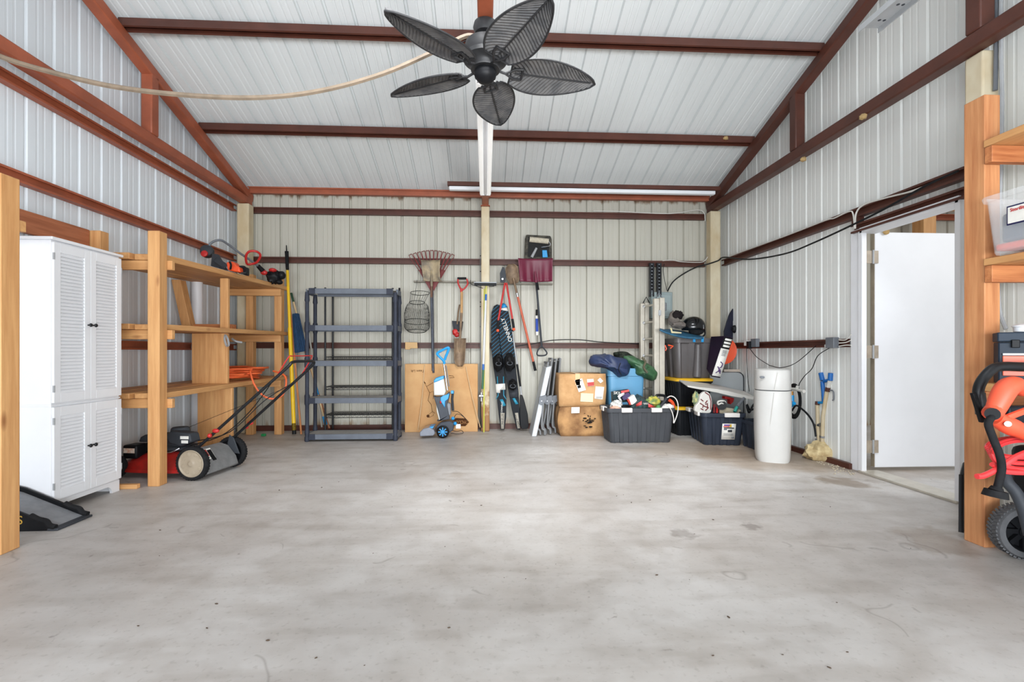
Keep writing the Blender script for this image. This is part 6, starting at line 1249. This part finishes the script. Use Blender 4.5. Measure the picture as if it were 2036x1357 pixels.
for k in range(6):
    cx_,cy_=560,760+k*9-20; rx,ry=205-6*k,70+9*k-(k%2)*14; Yk=2.05-.012*k
    mb.tube([W(*qa(cx_+rx*math.cos(a),cy_-35+ry*math.sin(a)*.8),Yk+.07*(math.sin(a)<0)*abs(math.sin(a))) for a in [2*math.pi*i/28 for i in range(28)]],.0085,8,True)
mb.tube(smooth_path([PZ(300,870,1.96),PZ(340,865,1.96),PZ(430,820,1.96),PZ(520,760,1.96),PZ(620,720,1.97)],6),.012,8); mb.tube(smooth_path([PZ(385,800,1.97),PZ(450,840,1.97),PZ(560,850,1.97)],6),.011,8); mb.build('hose_coil',M_coil,t)
mb=MB(); mb.tube(smooth_path([PZ(450,840,2.09),PZ(470,900,2.07),PZ(520,960,2.05),PZ(560,1050,2.03),PZ(600,1200,2.03)],6),.024,10); mb.build('lower_tube',M_dgrey,t)
wc=W(2034,1065,2.33); r=.135; wx=wc.x; M=Matrix.Translation((wx,2.33,r))@Matrix.Rotation(math.pi/2,4,'X')@Matrix.Rotation(-.25,4,'Y')
mb=MB(); k=.038; mb.lathe([(r*.70,-k),(r*.93,-k),(r*.99,-k*.6),(r,0),(r*.99,k*.6),(r*.93,k),(r*.74,k),(r*.70,k*.5)],48,M,ring=True)
for i in range(44):
    for s_ in (-1,1):
        Tt=M@Matrix.Rotation(2*math.pi*(i+.25*s_)/44,4,'Z')@Matrix.Translation((r,0,s_*k*.45))@Matrix.Rotation(s_*.35,4,'X'); mb.box(-.003,.004,-.0055,.0055,-k*.42,k*.42,Tt)
w_=mb.build('wheel',mat('tread_rubber',(104,104,106),.8,0,.2,20),t)
mb=MB(); mb.lathe([(r*.70,-k*.8),(r*.72,k*.9),(r*.66,k*.6),(r*.60,-k*.2),(.001,-k*.2)],40,M)
for i in range(8): mb.box(.02,r*.66,-.012,.012,-k*.2,k*.4,M@Matrix.Rotation(2*math.pi*i/8,4,'Z'))
mb.lathe([(.03,-k*.2),(.03,k*.6),(.001,k*.6)],20,M); mb.build('hub',M_black,w_)
# black bent frame leaning between post and door
t=MB(); t.tube(smooth_path([W(*qa(228,1180),2.62),W(*qa(222,1000),2.64),W(*qa(222,880),2.66),W(*qa(240,800),2.70)],5),.016,8); t.tube([W(*qa(212,1185),2.60),W(*qa(214,860),2.66)],.012,8); item('bent_steel_tube','black bent steel tube frame leaning behind the right timber post at the door','frame',t,M_blackm)
# ================================================================ overhead
FX,FY,FZ=0.0,2.85,2.735
M_fan=mat('dusty_black_fan',(58,58,60),.5,.1,0,14,(1,1,1),(44,44,46)); M_leaf=mat('dusty_wicker_blade',(112,110,109),.6,0,0,10,(1,1,1),(84,84,86),bump=.15)
t=thing('ceiling_fan','black five-blade ceiling fan with leaf-shaped blades hanging from the centre truss','ceiling fan',(FX,FY,FZ))
T=Matrix.Translation(Vector((FX,FY,FZ)))
mb=MB(T); mb.lathe([(.02,.242),(.066,.240),(.072,.215),(.06,.18),(.03,.17),(.03,.14)],28); mb.build('canopy',M_fan,t)
mb=MB(T); mb.lathe([(.018,.20),(.018,.13),(.001,.13)],14); mb.tube([(-.02,0,.36),(.015,.01,.30),(-.01,-.01,.26)],.008,6); mb.build('downrod',M_black,t)
mb=MB(T); mb.lathe([(.03,.15),(.07,.145),(.115,.12),(.125,.085),(.118,.05),(.125,.045),(.128,.02),(.10,.0),(.085,-.02),(.085,-.035),(.001,-.035)],36); mb.build('motor_housing',M_fan,t)
mb=MB(T); mb.lathe([(.06,-.035),(.066,-.05),(.062,-.075),(.04,-.10),(.02,-.108),(.001,-.11)],28); mb.build('switch_housing',M_black,t)
def blade_pt(u,v,o=0):   # u along 0..1, v across -1..1
    L0,L1=.15,.68; x=L0+(L1-L0)*u; wd=.142*(math.sin(math.pi*min(1,(u*.93+.07))**.80))**.62*(1-.12*u); y=v*wd
    z=.006*math.cos(v*math.pi/2)*-1 -.020*v*v + o; rib=.0042*math.sin((u*1.0+abs(v)*.16)*2*math.pi*22); 
    return Vector((x,y,z+rib*(1 if .06<abs(v)<.93 else 0)))
def make_blade(ang):
    A=T@Matrix.Rotation(ang,4,'Z')@Matrix.Translation((0,0,-.02))@Matrix.Rotation(math.radians(-13),4,'X')
    mb=MB(A); mb.grid(lambda u,v:tuple(blade_pt(u,(v-.5)*2)),264,44); b=mb.build('blade',M_leaf,t,solid=.005)
    mb=MB(A); rim=[blade_pt(i/24,-1) for i in range(25)]+[blade_pt(i/24,1) for i in range(24,-1,-1)]; mb.tube(rim,.006,6,True); mb.build('blade_rim',M_fan,b)
    mb=MB(A); mb.tube([blade_pt(i/20,0,-.008) for i in range(1,20)],.004,6); mb.build('blade_midrib',M_fan,b)
    mb=MB(A); mb.tube([(.085,0,-.012),(.12,.0,-.022),(.17,.035,-.018),(.22,.04,-.016)],.008,6); mb.tube([(.085,0,-.012),(.12,0,-.022),(.17,-.035,-.018),(.22,-.04,-.016)],.008,6); mb.tube([(.22,.04,-.016),(.22,-.04,-.016)],.007,6); mb.build('blade_bracket',M_fan,t)
for k in range(5): make_blade(math.radians(90-9-72*k))
mb=MB(T); mb.tube(smooth_path([(-.10,.05,.07),(-.16,.04,.10),(-.13,.0,.13),(-.07,.02,.15)],5),.003,5); mb.build('loose_wire',M_black,t)
# strip light along centre truss
t=thing('strip_light','long white twin-tube strip light fixed under the centre truss behind the fan','strip light',(0,4.5,2.9))
MB().box(-.06,.06,3.30,5.72,2.93,2.978).build('channel',M_white,t,bevel=.006)
MB().box(-.018,.018,3.30,5.72,2.885,2.93).build('reflector',M_white,t,bevel=.01)
M_lamp=mat('lamp_glass',(238,238,236),.3); M_lamp.node_tree.nodes['Principled BSDF'].inputs['Emission Color'].default_value=(1,.98,.95,1); M_lamp.node_tree.nodes['Principled BSDF'].inputs['Emission Strength'].default_value=.18
for x in (-.042,.042): MB().cyl((x,3.33,2.905),(x,5.69,2.905),.023,n=16).build('tube',M_lamp,t)
for y in (3.31,5.70): MB().box(-.06,.06,y-.012,y+.012,2.885,2.93).build('end_cap',M_white,t,bevel=.003)
# grey strip fixture upper right
t=thing('bare_light_channel','bare metal light channel with punched holes hanging at the upper right','strip light',(2.32,2.1,3.0))
MB().box(2.26,2.38,1.2,2.82,3.015,3.02).build('channel',M_lgrey,t); 
MB().box(2.255,2.262,1.2,2.82,2.985,3.02).build('flange',M_lgrey,t); MB().box(2.378,2.385,1.2,2.82,2.985,3.02).build('flange',M_lgrey,t)
for x in (2.285,2.33,2.36):
    mb=MB()
    for k in range(8): mb.cyl((x,2.75-k*.13,3.0145),(x,2.75-k*.13,3.0155),.009,n=12)
    mb.build('knockout_row',M_dgrey,t)
MB().tube([(2.32,1.6,3.02),(2.32,1.6,3.3)],.004,6).build('hanger',M_lgrey,t); MB().tube([(2.32,2.6,3.02),(2.32,2.6,roofz(2.6)-.1)],.004,6).build('hanger',M_lgrey,t)
# drooping tan hose
Yh=3.02
wire('tan hose drooping across the room from the left truss to behind the fan',[Vector((-3.08,Yh,W(-90,70,Yh).z)),W(0,112,Yh),W(100,143,Yh),W(230,173,Yh),W(380,190,Yh),W(520,194,Yh),W(640,180,Yh),W(760,147,Yh),W(862,103,Yh),W(925,72,Yh),Vector((-.05,Yh,3.0))],.0155,mat('tan_hose',(150,134,116),.6,0,.25,12),'drooping_hose')

# white gravel crumbs by the lump
mb=MB(); rn=random.Random(9)
for i in range(90):
    c=WF(rn.uniform(1655,1700),rn.uniform(918,945)); r=rn.uniform(.003,.008)
    if c.x>XR-.07: c.x=XR-.07-rn.random()*.1
    mb.ball((c.x,c.y,r*.6),(r,r,r*.7),5,4)
o=mb.build('gravel',mat('pale_gravel',(200,190,170),.9)); o['kind']='stuff'; tag(o,'pale gravel crumbs on the floor between the concrete lump and the side door','gravel')

# leaf bits and grit lying on the slab
mb=MB(); rn=random.Random(21)
for i in range(70):
    c=WF(rn.uniform(150,1850),rn.choice((rn.uniform(900,1010),rn.uniform(980,1330)))); r=rn.uniform(.003,.009); a=rn.uniform(0,3.1)
    if abs(c.x)>2.4: continue
    mb.ball((0,0,0),(r,r*.4,r*.3),6,4,.4,3,i,Matrix.Translation((c.x,c.y,r*.3))@Matrix.Rotation(a,4,'Z'))
o=mb.build('floor_litter',mat('dry_leaf_bits',(92,78,66),.9)); o['kind']='stuff'; tag(o,'dark leaf bits and grit scattered over the concrete floor','litter')
